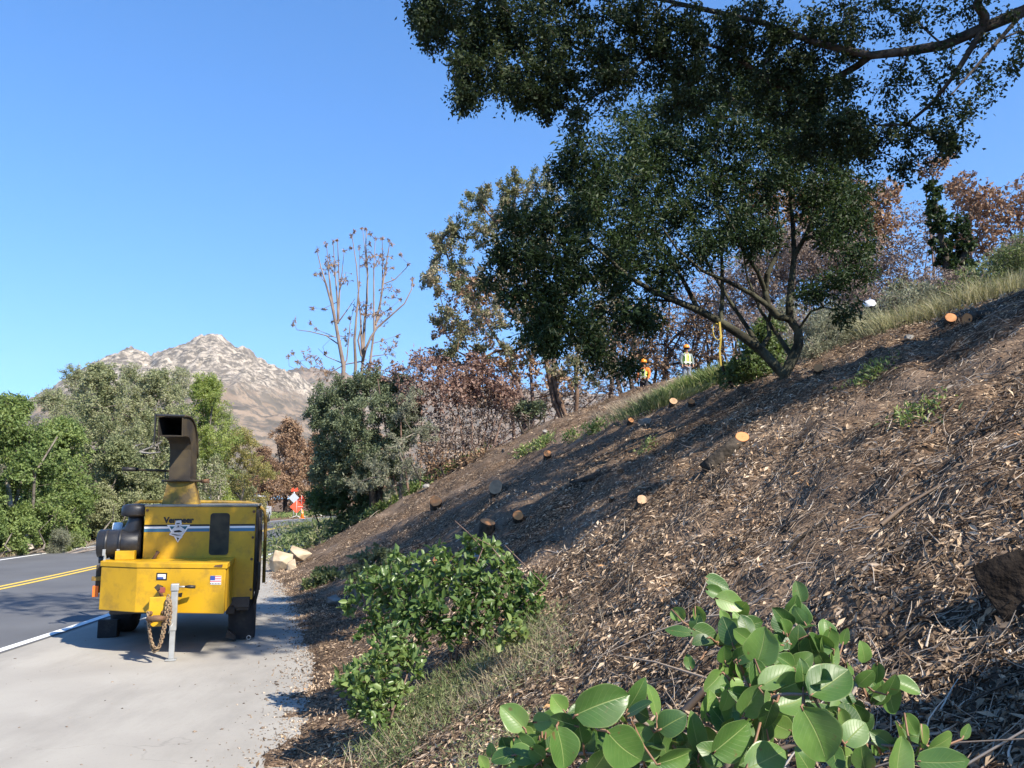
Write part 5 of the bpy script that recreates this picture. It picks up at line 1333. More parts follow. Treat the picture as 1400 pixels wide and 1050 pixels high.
carpet('litter_edge', 'fallen leaves gathered along the ragged edge of the shoulder', 8200, lambda rr, n: (lambda y: (toe(y) + rr.normal(.10, .26, n), y))(rr.uniform(3.5, 24, n) ** 1.0), L_chip, .034, .013, .012, 207, cat='leaf litter')


def tuft(name, label, px, py, r, n, L, W, lm, seed, lean=.45, cat='grass', group=None, blades=True, h=0.0, Y=None):
    q = G(px, py) if Y is None else rooted(px, py, Y); rr = np.random.default_rng(seed)
    x = q[0] + rr.normal(0, r * .55, n); y = q[1] + rr.normal(0, r * .55, n); z = H(x, y)
    out = np.stack([(x - q[0]) / r, (y - q[1]) / r, np.zeros(n)], 1)
    d = nrm(out * lean + rnd_dirs(rr, n) * .28 + np.array([0, 0, 1.0]))
    pos = np.stack([x, y, z - .01 + (0 if blades else 1) * h * rr.random(n)], 1) - q
    Ls = L * rr.uniform(.5, 1.15, n)
    # blades arch over: two pieces
    nn = rnd_dirs(rr, n); t = rr.random(n)
    if blades:
        v1, f1, t1 = leaves_np(pos, d, nn, Ls, np.full(n, W), t, fold=.2)
        d2 = nrm(d + out * .5 + np.array([0, 0, -.45]) + rnd_dirs(rr, n) * .25)
        v2, f2, t2 = leaves_np(pos + d * Ls[:, None] * .55, d2, nn, Ls * .6, np.full(n, W * .8), t, fold=.2)
        o = mesh_np(name, np.concatenate([v1, v2]), [np.concatenate([f1, f2 + len(v1)])], lm, tint=[np.concatenate([t1, t2])], loc=q)
    else:
        d = nrm(rnd_dirs(rr, n) + np.array([0, 0, .5]))
        v1, f1, t1 = leaves_np(pos, d, nn, Ls, np.full(n, W), t); o = mesh_np(name, v1, [f1], lm, tint=[t1], loc=q)
    return tag(o, label, cat, group)


tuft('grass_clump', 'tall bright green grass clump in front of the right hand worker', 950, 548, .5, 1500, .40, .018, L_grass, 301, Y=15.6)
tuft('grass_clump', 'broad bladed green clump next to the leafy shrub on the crest', 988, 537, .34, 480, .40, .026, L_grass, 302, Y=15.0)
tuft('grass_clump', 'lower pale green grass clump left of the tall bright one', 905, 566, .6, 1500, .30, .014, L_weed, 303, Y=15.0)
tuft('dry_grass', 'dry straw coloured brush in front of the left hand worker', 878, 556, .7, 1300, .32, .008, L_straw, 304, lean=.7, Y=16.6)
tuft('dry_grass', 'dry straw grass between the two green clumps and the worker in grey trousers', 925, 545, .5, 700, .38, .008, L_straw, 305, lean=.7, Y=16.6)
for i, (px, py, r, n, lb) in enumerate([(885, 612, .14, 130, 'small green sprout standing alone in the shaded bare soil'), (740, 612, .3, 300, 'green weed patch left of the three brown stems'), (715, 622, .2, 160, 'low green weed at the far left end of the weed patches'), (812, 592, .25, 240, 'green weed patch just right of the three brown stems'), (780, 603, .2, 140, 'green weed right at the foot of the three brown stems'), (1265, 567, .22, 120, 'thin bright green runner on the upper right slope'), (1235, 575, .12, 50, 'tiny green sprig beside the bright green runner'), (1190, 515, .25, 260, 'green weed at the crest right of the round cut stump')]):
    tuft('weed_bush', lb, px, py, r * (.8 if px < 1100 else .7), n, .11 if px < 850 else .06, .028 if px < 850 else .016, L_green, 320 + i, cat='weed', blades=False, h=.2 if px < 850 else .08, group=None)
tuft('grass_clump', 'pale green grass on the crest right of the sagebrush', 1240, 470, .45, 1100, .42, .010, L_palegrass, 330, Y=12.2)
tuft('grass_clump', 'feathery grass below the ivy clad trunk', 1310, 440, .5, 1000, .42, .010, L_palegrass, 331, Y=11.8)
tuft('grass_clump', 'yellow green grass at the right edge of the crest', 1370, 420, .5, 1000, .42, .010, L_palegrass, 332, Y=11.5)


# leafy bushes at the foot of the slope
def leafbush(name, label, cls, Y, px, py, lm, leaf, nleaf, seed, extra=(), bark=None):
    b = rooted(px, py, Y); tr = [([b, b + [0, 0, .06]], .016, .014)]
    for s in extra: tr.append(([b] + path(s), .010, .003, True))
    cl = [C(c[0], c[1], Y + c[2], c[3], 1, 1.2) + (c[4],) for c in cls]
    return tree(name, label, 'shrub', b, tr, cl, bark or M_browntwig, lm, leaf, nleaf, seed, tip_r=.0016, leafkind='oval', spread=.5, droop=-.25, up=.5, jit=.16, crown_name='leaves')


Y = 6.2
leafbush('leafy_bush', 'glossy green bush with a long arching stem at the foot of the slope', [(545, 800, .1, 32, 50), (585, 790, 0, 36, 56), (630, 788, 0, 38, 62), (672, 795, -.1, 38, 64), (712, 812, -.1, 30, 50), (560, 835, -.1, 34, 50), (605, 830, -.2, 40, 70), (655, 838, -.2, 40, 70), (700, 848, -.15, 32, 54), (728, 835, -.1, 18, 24), (528, 812, .15, 26, 34), (620, 862, -.2, 28, 30), (540, 855, -.1, 26, 32), (575, 862, -.2, 26, 32), (640, 748, .1, 20, 14), (662, 756, .1, 22, 18), (690, 775, .05, 22, 20), (515, 790, .3, 24, 28), (735, 800, 0, 14, 10), (600, 755, .2, 16, 10), (550, 768, .2, 18, 14), (495, 800, .4, 20, 20), (515, 840, .2, 20, 20), (500, 865, .1, 14, 12), (535, 880, 0, 14, 12), (480, 830, .3, 14, 12)], Y, 620, 880, L_bush, (.056, .034), 3500, 401,
         extra=[[(640, 800, Y), (660, 750, Y), (640, 728, Y), (622, 712, Y + .05)], [(670, 830, Y - .1), (690, 770, Y - .1), (670, 745, Y), (650, 735, Y)], [(700, 840, Y - .15), (745, 800, Y - .15), (720, 775, Y - .1), (690, 745, Y)]])
Y = 5.35
leafbush('leafy_bush', 'smaller upright green bush nearest the edge of the paving', [(545, 875, .1, 22, 34), (525, 895, 0, 24, 40), (560, 905, .1, 24, 36), (500, 915, -.05, 22, 34), (530, 930, -.05, 26, 40), (485, 940, -.1, 18, 24), (510, 960, -.1, 24, 34), (545, 955, 0, 20, 26), (520, 985, -.1, 20, 24), (492, 975, -.1, 16, 18), (470, 925, -.1, 10, 8)], Y, 530, 1000, L_bush, (.048, .028), 1250, 402)
leafbush('leafy_bush', 'dark shaded bush low on the bank behind the grey boulder', [(500, 770, 0, 22, 34), (520, 760, 0, 18, 26), (480, 785, 0, 16, 20), (535, 775, -.2, 16, 22)], 9.3, 505, 800, L_darkshrub, (.05, .03), 1100, 403)
leafbush('leafy_bush', 'low grey green bush in front of the pale boulders', [(432, 790, 0, 14, 30), (450, 785, 0, 14, 30), (420, 800, 0, 9, 14), (465, 795, 0, 10, 16)], 15.2, 440, 806, L_weed, (.07, .03), 1100, 404)
leafbush('leafy_bush', 'small leafy sprout at the lower right of the glossy bush', [(708, 860, 0, 14, 14), (690, 868, 0, 12, 12)], 5.3, 705, 880, L_green, (.055, .04), 70, 405)

# ------------------------------------------------------------------ boulders and stumps
M_pale = mat('pale sandstone', (.47, .38, .265), .9, col2=(.27, .20, .13), scale=3.5, bump=.5, bscale=14, spec=.1, contrast=(.3, .6))
M_rock = mat('grey stone', (.30, .28, .25), .9, col2=(.15, .14, .12), scale=5, bump=.6, bscale=14, spec=.1)
M_cut = None


def boulder(name, label, c, R, m, seed, group=None, npts=16, bev=.03):
    rr = np.random.default_rng(seed); bm = bmesh.new()
    for d in rnd_dirs(rr, npts):
        s = rr.uniform(.8, 1.05); bm.verts.new((d[0] * R[0] * s, d[1] * R[1] * s, d[2] * R[2] * s))
    r = bmesh.ops.convex_hull(bm, input=bm.verts)
    bmesh.ops.delete(bm, geom=list({g for g in r['geom_unused'] + r['geom_interior'] if isinstance(g, bmesh.types.BMVert)}), context='VERTS')
    bmesh.ops.bevel(bm, geom=list(bm.edges), offset=bev * max(R), segments=2, affect='EDGES', profile=.6)
    bmesh.ops.triangulate(bm, faces=bm.faces); bmesh.ops.subdivide_edges(bm, edges=bm.edges, cuts=2, use_grid_fill=True)
    for v in bm.verts:
        n = float(fbm(np.array([v.co.x / max(R) * 2.2 + v.co.z * 3]), np.array([v.co.y / max(R) * 2.2 - v.co.z]), 3, seed)[0]); v.co *= 1 + n * .09
    bmesh.ops.recalc_face_normals(bm, faces=bm.faces)
    me = bpy.data.meshes.new(name); bm.to_mesh(me); bm.free(); me.materials.append(m)
    o = bpy.data.objects.new(name, me); COL.objects.link(o); o.location = tuple(float(v) for v in c)
    return tag(o, label, 'boulder', group)


def bpx(px, py, Y, wpx, hpx, dep=.8):
    c = P(px, py, Y); return c, (wpx / 2 / F * Y, wpx / 2 / F * Y * dep, hpx / 2 / F * Y)


GB = 'pale boulders at the edge of the shoulder'
for (px, py, Y, w_, h_, sd, lb) in [(386, 769, 19.6, 38, 42, 1, 'largest pale boulder with a shadowed face at the edge of the shoulder'), (410, 755, 19.9, 34, 26, 2, 'pale boulder on the right with its top leaning against the largest one'), (400, 776, 19.3, 17, 28, 5, 'narrow pale stone wedged upright at the front of the pale boulders')]:
    c, R = bpx(px, py, Y, w_, h_); boulder('boulder', lb, c, R, M_pale, 500 + sd, GB)
for (px, py, w_, h_, sd, lb) in [(495, 808, 26, 30, 1, 'grey tan boulder half hidden beside the glossy bush'), (457, 820, 24, 20, 2, 'dull grey stone in the shaded gutter of the bank'), (655, 762, 32, 16, 3, 'flat grey stone showing above the glossy bush'), (882, 577, 26, 16, 4, 'dark clod of earth on the crest below the dry brush'), (1243, 462, 16, 11, 5, 'dark round stone on the crest under the pale green grass'), (583, 665, 12, 9, 6, 'dark stone at the upper edge of the cleared bank'), (745, 590, 9, 7, 7, 'small grey stone near the weed patch')]:
    q = G(px, py + h_ * .3); c, R = bpx(px, py, q[1], w_, h_); boulder('boulder', lb, c, R, M_rock, 510 + sd)
# dark lump of earth and root at the right edge
c, R = bpx(1400, 805, 2.7, 150, 110); boulder('root_clod', 'big dark root clod at the right edge of the view', c, R, mat('dark root clod', (.038, .03, .024), .95, col2=(.014, .011, .009), scale=9, bump=1, bscale=30, spec=.05), 540, None, 24)


c2 = np.array([2.0, 1.5, 0]); c2[2] = h1(2.0, 1.5) + .25  # out of view, added only to cast shade on the near slope
boulder('root_clod', 'unseen dark lump added beyond the right edge to shade the near slope', c2, (.34, .34, .5), MATS['dark root clod'], 541, None, 24)


def cut_mat():
    m = bpy.data.materials.new('fresh cut wood'); m.use_nodes = True; nt = m.node_tree; N = nt.nodes; L = nt.links; b = N['Principled BSDF']; b.inputs['Roughness'].default_value = .8
    a = N.new('ShaderNodeAttribute'); a.attribute_name = 'tint'
    tc = N.new('ShaderNodeTexCoord'); n = N.new('ShaderNodeTexNoise'); n.inputs['Scale'].default_value = 14; L.new(tc.outputs['Object'], n.inputs['Vector'])
    ad = N.new('ShaderNodeMath'); ad.operation = 'MULTIPLY_ADD'; ad.inputs[1].default_value = .5; L.new(n.outputs['Fac'], ad.inputs[0]); L.new(a.outputs['Fac'], ad.inputs[2])
    r = N.new('ShaderNodeValToRGB'); r.color_ramp.elements[0].position = .2; r.color_ramp.elements[0].color = (.46, .17, .052, 1); r.color_ramp.elements[1].position = 1.1 if False else 1.0; r.color_ramp.elements[1].color = (.60, .285, .11, 1)
    L.new(ad.outputs[0], r.inputs['Fac']); L.new(r.outputs['Color'], b.inputs['Base Color']); return m


M_cut = cut_mat()
M_cutdull = mat('dull shaded cut wood', (.46, .30, .18), .9, col2=(.30, .19, .12), scale=12)  # duller copy of cut wood, mostly for dim faces; shade put in colour


def stump(name, label, base, top, r, face_n, fresh=True, seed=0, cat='stump', group='cut stumps on the slope', taper=1.25):
    """a stem from base to top, sawn off square to face_n"""
    rr = np.random.default_rng(seed); base = np.array(base, float); top = np.array(top, float)
    o = thing(name, label, cat, base, 0, group)
    ax = top - base; n = Vector(face_n).normalized()
    k = 18; b = bmesh.new(); rings = []
    lump = 1 + .10 * rr.normal(size=k); lump = (lump + np.roll(lump, 1) + np.roll(lump, -1)) / 3
    for i in range(6):
        t = i / 5; c = Vector(ax * t); d = Vector(ax).normalized().lerp(n, t ** 3).normalized()
        a = d.cross(Vector((.21, .33, .9))).normalized(); q = d.cross(a); rad = r * (taper + (1 - taper) * t)
        rings.append([b.verts.new(c + (a * math.cos(2 * math.pi * j / k) + q * math.sin(2 * math.pi * j / k)) * rad * lump[j]) for j in range(k)])
    for A, Q in zip(rings[:-1], rings[1:]):
        for j in range(k): f = b.faces.new((A[j], A[(j + 1) % k], Q[(j + 1) % k], Q[j])); f.smooth = True
    b.faces.new(list(reversed(rings[0])))
    bmesh.ops.recalc_face_normals(b, faces=b.faces)
    me = bpy.data.meshes.new('bark'); b.to_mesh(me); b.free(); me.materials.append(M_bark)
    bk = bpy.data.objects.new('bark', me); COL.objects.link(bk); bk.parent = o
    # face with growth rings
    pts = np.array([v.co for v in me.vertices][-k:]); c = pts.mean(0) + np.array(n) * .002; V = [c]; polys = []; tint = []
    lv = [.2, .4, .6, .8, .93, 1.0]; vals = [.25, .45, .4, .55, .5, .35]
    for s in lv: V += list(c + (pts - pts.mean(0)) * s)
    for j in range(k): polys.append([0, 0, 1 + j, 1 + (j + 1) % k][1:])
    tri = np.array(polys); qd = []; tv = [np.full(k, vals[0])]
    for i in range(len(lv) - 1):
        for j in range(k): qd.append([1 + i * k + j, 1 + (i + 1) * k + j, 1 + (i + 1) * k + (j + 1) % k, 1 + i * k + (j + 1) % k])
        tv.append(np.full(k, vals[i + 1]) + rr.uniform(-.08, .08, k))
    tv[-1] = np.full(k, -.1)
    mesh_np('cut_face', np.array(V), [tri, np.array(qd)], M_cut if fresh else M_cutdull, o, tint=[tv[0], np.concatenate(tv[1:])])
    return o


def at_ground(px, py, dpy=8):
    q = G(px, py + dpy); return P(px, py, q[1]), q


FC = (-.15, -.85, .5)
t, q = at_ground(1015, 597, 14); b = G(972, 640); stump('tree_stump', 'thick leaning stump with an orange round cut in the middle of the slope', t + np.array([-.33, .02, -.30]), t, .058, (-.1, -.78, .62), seed=1, taper=1.35)
for i, (px, py, dpx, fr, lb, bx, by, nrmv) in enumerate([
    (1118, 506, 12, 1, 'round pale cut stump just right of the foot of the leaning tree', 30, -6, (-.55, -.8, .1)),
    (596, 687, 14, 1, 'round orange cut stump casting a long shadow left of the glossy bush', 8, 6, (-.2, -.9, .3)),
    (677, 668, 18, 0, 'thick dull cut stump in the shade above the glossy bush', 6, 4, (-.4, -.85, .2)),
    (708, 707, 13, 1, 'small bright cut stump directly above the arching stem of the glossy bush', 6, 7, (-.3, -.9, .2)),
    (667, 717, 19, 1, 'wide slanting cut stump beside the tip of the glossy bush', 6, 9, (.0, -.35, .94)),
    (600, 769, 14, 1, 'brownish cut stump poking through the leaves of the glossy bush', 4, 8, (-.2, -.85, .4)),
    (876, 687, 13, 0, 'dull cut stump in the shade at the centre of the slope', 3, -8, (-.1, -.8, .5)),
    (945, 552, 9, 1, 'short dark stump with a reddish cut below the tall grass clump', 6, 8, (-.4, -.7, .6)),
    (920, 551, 10, 0, 'pinkish flat cut stump left of the short dark stump', 3, 6, (-.2, -.8, .5)),
    (1298, 438, 14, 1, 'upright split orange stump on the crest below the ivy clad trunk', 4, 22, (-.5, -.8, .25)),
    (862, 577, 7, 1, 'small pale cut stump left of the dark clod on the crest', -6, 8, (-.1, -.85, .5)),
    (748, 622, 9, 1, 'small whitish cut stub left of the three brown stems', 2, 5, (-.3, -.85, .4)),
    (836, 683, 6, 0, 'thin dull stub sticking out of the shaded soil', 2, 6, (-.3, -.8, .5))]):
    t, q = at_ground(px, py, dpx * .55); R = dpx / 2 / F * q[1]
    ns = (Vector(nrmv).normalized() + Vector((.25, -.1, .12))).normalized(); t = t + np.array([0, -.03, .02]) + np.array(ns) * .015
    bs = t - np.array(ns) * (.16 + R * 2) + np.array([.02 * (bx > 4), .04, -.10 - R])
    stump('tree_stump', lb, bs, t, R * 1.08, tuple(ns), bool(fr), 20 + i)
# felled limbs lying on the slope
t, q = at_ground(780, 661, 2); stump('cut_limb', 'felled limb lying on the shaded slope with a long slanting cut', G(850, 648) + np.array([0, 0, .02]), t + np.array([0, 0, .02]), .045, (-.25, -.35, .9), True, 60, 'branch', None, .8)
t, q = at_ground(1322, 437, 4); stump('cut_limb', 'log lying along the crest at the right edge', P(1440, 415, q[1] + .4), t, .06, (-.9, -.4, .1), True, 61, 'log', None, 1.1)
for i, (a, c, d, r, lb) in enumerate([((1060, 960), (1160, 950), (1262, 990), .011, 'brown stick lying beside the large leaved branch'), ((700, 880), (790, 850), (905, 835), .007, 'thin pale stick lying right of the glossy bush'), ((735, 760), (790, 735), (850, 700), .010, 'weathered stick in the shaded part of the slope'), ((1065, 765), (1105, 735), (1128, 715), .009, 'short straight stick on the sunlit litter'), ((590, 655), (640, 640), (690, 618), .03, 'charred limb on the upper edge of the cleared bank')]):
    pts = []
    for k in range(9):
        t_ = k / 8; qx = (1 - t_) ** 2 * a[0] + 2 * t_ * (1 - t_) * c[0] + t_ * t_ * d[0]; qy = (1 - t_) ** 2 * a[1] + 2 * t_ * (1 - t_) * c[1] + t_ * t_ * d[1]
        g_ = G(qx, qy); pts.append(g_)
    Ys = np.linspace(pts[0][1], pts[-1][1], 9)
    pts = [np.array([p_[0], y_, h1(p_[0], y_) + r * 1.1]) for p_, y_ in zip(pts, Ys)]
    o = B().tube([p_ - pts[0] for p_ in pts], [r * (1 - .06 * k) for k in range(9)], 8).obj('fallen_stick', M_greytwig if i % 2 == 0 else M_bark, None, pts[0]); tag(o, lb, 'branch')

# ------------------------------------------------------------------ yellow strap on the leaning limb
M_strap = mat('yellow strap', (.42, .30, .04), .6)
sb = B(); p_ = path([(984, 440, 10.2), (986, 462, 10.18), (984, 480, 10.2), (986, 500, 10.2)])
for A, Q in zip(p_[:-1], p_[1:]):
    sb.box(0, 0.0001, 0, .0001, 0, .0001) if False else None
    for s_ in (0, .004):
        sb.quad(A + [-.011, s_, 0], A + [.011, s_, 0], Q + [.011, s_, 0], Q + [-.011, s_, 0])
lp = [P(980, 447, 10.2) + np.array([.05 * math.cos(t), .03 * math.sin(t), -.06 + .11 * math.sin(t)]) for t in [2 * math.pi * i / 16 for i in range(16)]]
sb.tube(lp, .007, 5, closed=True)
tag(sb.obj('strap', M_strap), 'yellow strap looped over the leaning limb and hanging down', 'strap')

# ------------------------------------------------------------------ people
def skin(name, V, E_, R, m, parent, sub=2):
    me = bpy.data.meshes.new(name); me.from_pydata([tuple(v) for v in V], E_, []); me.materials.append(m)
    o = bpy.data.objects.new(name, me); COL.objects.link(o); o.parent = parent
    sk = o.modifiers.new('skin', 'SKIN'); sk.use_smooth_shade = True
    for i, r in enumerate(R):
        rr = r if isinstance(r, tuple) else (r, r); me.skin_vertices[0].data[i].radius = rr
    me.skin_vertices[0].data[0].use_root = True
    if sub: o.modifiers.new('sub', 'SUBSURF').levels = sub; o.modifiers['sub'].render_levels = sub
    return o


M_skin = mat('skin', (.36, .20, .13), .6)


def person(label, base, rotz, shirt, vest, hatm, trousers, arms, head_tilt=0.0, group=None):
    p = thing('person', label, 'person', base, rotz, group)
    SK = M_skin
    (el, hl), (er, hr) = arms
    # body: one continuous figure (pelvis root)
    V = [(0, 0, .95), (0, 0, 1.10), (0, .01, 1.28), (0, .02, 1.42), (0, .01, 1.50), (0, -.005, 1.56), (0, -.01, 1.63), (0, -.005, 1.72),
         (.17, .01, 1.42), el, hl, (-.17, .01, 1.42), er, hr,
         (.09, 0, .88), (.11, -.01, .50), (.12, .02, .10), (.12, -.10, .05), (-.09, 0, .88), (-.11, -.01, .50), (-.12, .02, .10), (-.12, -.10, .05), (0, -.10, 1.62), tuple(np.array(hl) + [.0, -.02, -.09]), tuple(np.array(hr) + [.0, -.02, -.09])]
    E_ = [(0, 1), (1, 2), (2, 3), (3, 4), (4, 5), (5, 6), (6, 7), (3, 8), (8, 9), (9, 10), (3, 11), (11, 12), (12, 13), (0, 14), (14, 15), (15, 16), (16, 17), (0, 18), (18, 19), (19, 20), (20, 21), (6, 22), (10, 23), (13, 24)]
    R = [(.15, .10), (.135, .095), (.15, .105), (.13, .085), .055, .062, (.078, .098), (.07, .085), .062, .044, .030, .062, .044, .030, .085, .058, .042, .04, .085, .058, .042, .04, .014, .026, .026]
    skin('body', V, E_, R, SK, p)
    # shirt with sleeves
    V = [(0, 0, .94), (0, 0, 1.12), (0, .01, 1.28), (0, .02, 1.43), (0, .01, 1.485), (.185, .01, 1.42), el, tuple(np.array(hl) * .92 + np.array(el) * .08), (-.185, .01, 1.42), er, tuple(np.array(hr) * .92 + np.array(er) * .08)]
    skin('shirt', V, [(0, 1), (1, 2), (2, 3), (3, 4), (3, 5), (5, 6), (6, 7), (3, 8), (8, 9), (9, 10)], [(.175, .125), (.165, .12), (.18, .13), (.16, .11), .072, .08, .06, .045, .08, .06, .045], shirt, p)
    V = [(0, 0, 1.0), (0, 0, 1.15), (0, .01, 1.30), (0, .02, 1.42), (.10, .015, 1.475), (-.10, .015, 1.475)]
    vo = skin('vest', V, [(0, 1), (1, 2), (2, 3), (3, 4), (3, 5)], [(.195, .145), (.19, .14), (.2, .15), (.165, .125), .06, .06], vest, p)
    for sx in (-.085, .085):
        B().box(sx - .02, sx + .02, -.152, -.138, 1.02, 1.42, .004).obj('reflective_band', SILV, vo)
    B().box(-.17, .17, -.152, -.14, 1.08, 1.12, .004).obj('reflective_band', SILV, vo)
    V = [(0, 0, 1.06), (.09, 0, .88), (.11, -.01, .50), (.12, .02, .10), (-.09, 0, .86), (-.11, -.01, .50), (-.12, .02, .10)]
    skin('trousers', V, [(0, 1), (1, 2), (2, 3), (0, 4), (4, 5), (5, 6)], [(.185, .135), .115, .082, .07, .115, .082, .07], trousers, p)
    for s_ in (-.12, .12):
        B().prism([(-.20, .0), (.08, .0), (.08, .14), (-.02, .15), (-.10, .08), (-.20, .06)], s_ - .05, s_ + .05, 'x', .012).obj('boot', BLK, p)
    B().lathe((0, .0, 1.70), [(.105, -.075), (.108, .0), (.1, .03)], 18).obj('hair', mat('dark hair', (.03, .02, .015), .7), p)
    # hard hat: shell, brim, ridge
    h = B().lathe((0, -.005, 1.715), [(.128, -.012), (.132, .0), (.130, .04), (.115, .085), (.08, .115), (.03, .128), (.002, .13)], 24).obj('hard_hat', hatm, p)
    B().prism([(-.135, .0), (-.11, -.11), (-.05, -.175), (.05, -.175), (.11, -.11), (.135, .0), (.1, .12), (-.1, .12)], 1.700, 1.712, 'z', .004).obj('brim', hatm, h)
    B().tube([(0, -.115, 1.80), (0, -.06, 1.842), (0, 0, 1.852), (0, .06, 1.842), (0, .11, 1.80)], .014, 8).obj('ridge', hatm, h)
    # face: eyes, mouth
    for sx in (-.03, .03): B().lathe((sx, -.098, 1.655), [(.004, -.006), (.011, 0), (.004, .006)], 8, 'y').obj('eye', BLK, p)
    return p


SILV = mat('silver reflective tape', (.70, .70, .66), .4)
HATO = mat('orange hard hat', (.85, .27, .015), .35, spec=.5)
HATW = mat('white hard hat', (.80, .80, .78), .35, spec=.5)
LIME = mat('lime safety vest', (.55, .72, .12), .7)
ORV = mat('orange safety cloth', (.80, .19, .02), .7)
GRS = mat('grey work shirt', (.16, .19, .19), .8, var=.2)
JEA = mat('faded blue trousers', (.22, .26, .34), .85, var=.2)
DRK = mat('dark trousers', (.05, .05, .06), .85)


def stand_at(px, hat_py, Y0, Y1):
    best = None
    for Y in np.linspace(Y0, Y1, 200):
        q = P(px, hat_py, Y); g = h1(q[0], Y); e = abs(q[2] - g - 1.845)
        if best is None or e < best[0]: best = (e, np.array([q[0], Y, q[2] - 1.845]), g)
    return best[1]


q = stand_at(938, 471, 22, 34)
person('worker in an orange hard hat and lime vest standing behind the tall grass clump', q, .15, GRS, LIME, HATO, JEA, [((.25, -.02, 1.18), (.22, -.14, .98)), ((-.25, -.02, 1.18), (-.22, -.12, .97))])
q = stand_at(880, 491, 22, 34)
person('worker in an orange hard hat and orange sleeves bending behind the dry brush', q, -.5, ORV, LIME, HATO, DRK, [((.25, -.03, 1.18), (.22, -.16, .99)), ((-.26, -.03, 1.18), (-.26, -.12, .96))])
q = stand_at(1188, 411, 15.3, 15.9)
person('worker almost hidden behind the sagebrush with only a white hard hat showing', q, .6, GRS, ORV, HATW, DRK, [((.25, -.02, 1.18), (.22, -.14, .98)), ((-.25, -.02, 1.18), (-.22, -.12, .97))])

# ------------------------------------------------------------------ road works signs, cone and truck
M_signo = mat('red orange sign cloth', (.85, .085, .035), .6)
M_signb = mat('bare aluminium sign back', (.50, .54, .56), .4, metal=.3)
M_post = mat('pale sign post', (.55, .53, .50), .6)
M_coneo = mat('orange cone plastic', (.88, .23, .02), .5)


def diamond(b, c, s, th=.012, ang=0.0, sy=1.0):
    c = np.array(c)
    pts = [(0, -s * sy), (s, 0), (0, s * sy), (-s, 0)]
    for k in (0,):
        v0 = [b.bm.verts.new((c[0] + p[0] * math.cos(ang), c[1] + p[0] * math.sin(ang) - th, c[2] + p[1])) for p in pts]
        v1 = [b.bm.verts.new((c[0] + p[0] * math.cos(ang), c[1] + p[0] * math.sin(ang) + th, c[2] + p[1])) for p in pts]
        fs = [b.bm.faces.new(v0), b.bm.faces.new(list(reversed(v1)))] + [b.bm.faces.new((v0[i], v1[i], v1[(i + 1) % 4], v0[(i + 1) % 4])) for i in range(4)]; b._m(fs)
    return b


def gpt(px, Y):
    q = P(px, 682, Y); return np.array([q[0], Y, max(0.0, h1(q[0], Y))])


g = gpt(402, 74.5); t = thing('warning_sign', 'grey backed diamond road sign on a tall thin post', 'sign', g)
B().cyl((0, 0, -.1), (0, 0, 2.25), .045, k=8).obj('post', M_post, t)
diamond(B(), (0, -.06, 1.72), .45, .012, .2).obj('panel', M_signb, t)
for sx in (-.28, .05): B().prism([(sx, 2.25), (sx + .32, 2.32), (sx + .22, 2.62), (sx + .04, 2.5)], -.02, .0, 'y').obj('flag', M_signo, t)


def rollup(label, px, Y, s, zc, ang, back=False):
    g = gpt(px, Y); t = thing('roll_up_sign', label, 'sign', g, 0)
    diamond(B(), (0, 0, zc), s, .006, ang).obj('panel', M_signo, t)
    B().cyl((0, -.03, zc - s), (0, -.03, zc + s * .96), .02, k=6).obj('rib', M_post, t)
    B().tube([(-s * .93 * math.cos(ang), .03, zc), (s * .93 * math.cos(ang), .03, zc)], .02, 6).obj('rib', M_post, t)
    B().cyl((0, 0, .12), (0, 0, zc - s * .9), .03, k=6).obj('mast', M_post, t)
    for sx, sy in ((-1, -1), (1, -1), (1, 1), (-1, 1)): B().tube([(0, 0, .22), (sx * .5, sy * .4, .0)], .022, 6).obj('leg', M_post, t)
    return t


rollup('nearer red orange roll up diamond sign beside the orange cone', 406, 73.0, .56, .98, .25)
rollup('farther red orange roll up sign half hidden by the nearer one', 412.5, 76.5, .48, 1.50, -.5)
rollup('red orange roll up sign seen between the weeds at the right of the cone', 436, 80, .42, 1.05, .7)
g = gpt(414, 72.0); t = thing('traffic_cone', 'orange traffic cone at the foot of the red diamond sign', 'cone', g)
B().box(-.2, .2, -.2, .2, .0, .04, .01).obj('base', M_coneo, t)
B().lathe((0, 0, .04), [(.155, 0), (.04, .72), (.02, .73)], 18).obj('body', M_coneo, t)
B().lathe((0, 0, .04), [(.106, .34), (.078, .52)], 18).obj('band', mat('faded cone band', (.85, .45, .2), .4), t)

# pickup truck waiting beyond the chipper
g = gpt(336, 57)
M_tr = mat('pale truck paint', (.55, .58, .60), .3, spec=.5, coat=.3); M_gl = mat('truck glass', (.03, .04, .05), .08, spec=.6); CHR = mat('chrome', (.7, .7, .7), .2, metal=.9)
t = thing('pickup_truck', 'pale pickup truck with a roof rack parked far behind the chipper', 'truck', (g[0], 57, .01), .12)
B().prism([(0, .45), (0, .98), (1.1, 1.08), (1.75, 1.62), (3.0, 1.62), (3.25, 1.10), (5.0, 1.10), (5.0, .45)], -.93, .93, 'x', .05).obj('body', M_tr, t)
B().prism([(1.17, 1.12), (1.70, 1.56), (1.705, 1.585), (1.10, 1.12)], -.78, .78, 'x').obj('windscreen', M_gl, t)
for sx in (-.945, .935): B().prism([(1.5, 1.14), (1.85, 1.54), (2.9, 1.54), (3.05, 1.14)], sx, sx + .012, 'x').obj('side_window', M_gl, t)
B().box(-.62, .62, -.03, .02, .66, .90, .02).obj('grille', BLK, t)
B().box(-.95, .95, -.10, .05, .42, .58, .03).obj('bumper', CHR, t)
for sx in (-.77, .77): B().box(sx - .13, sx + .13, -.025, .03, .70, .88, .02).obj('headlight', WHT, t)
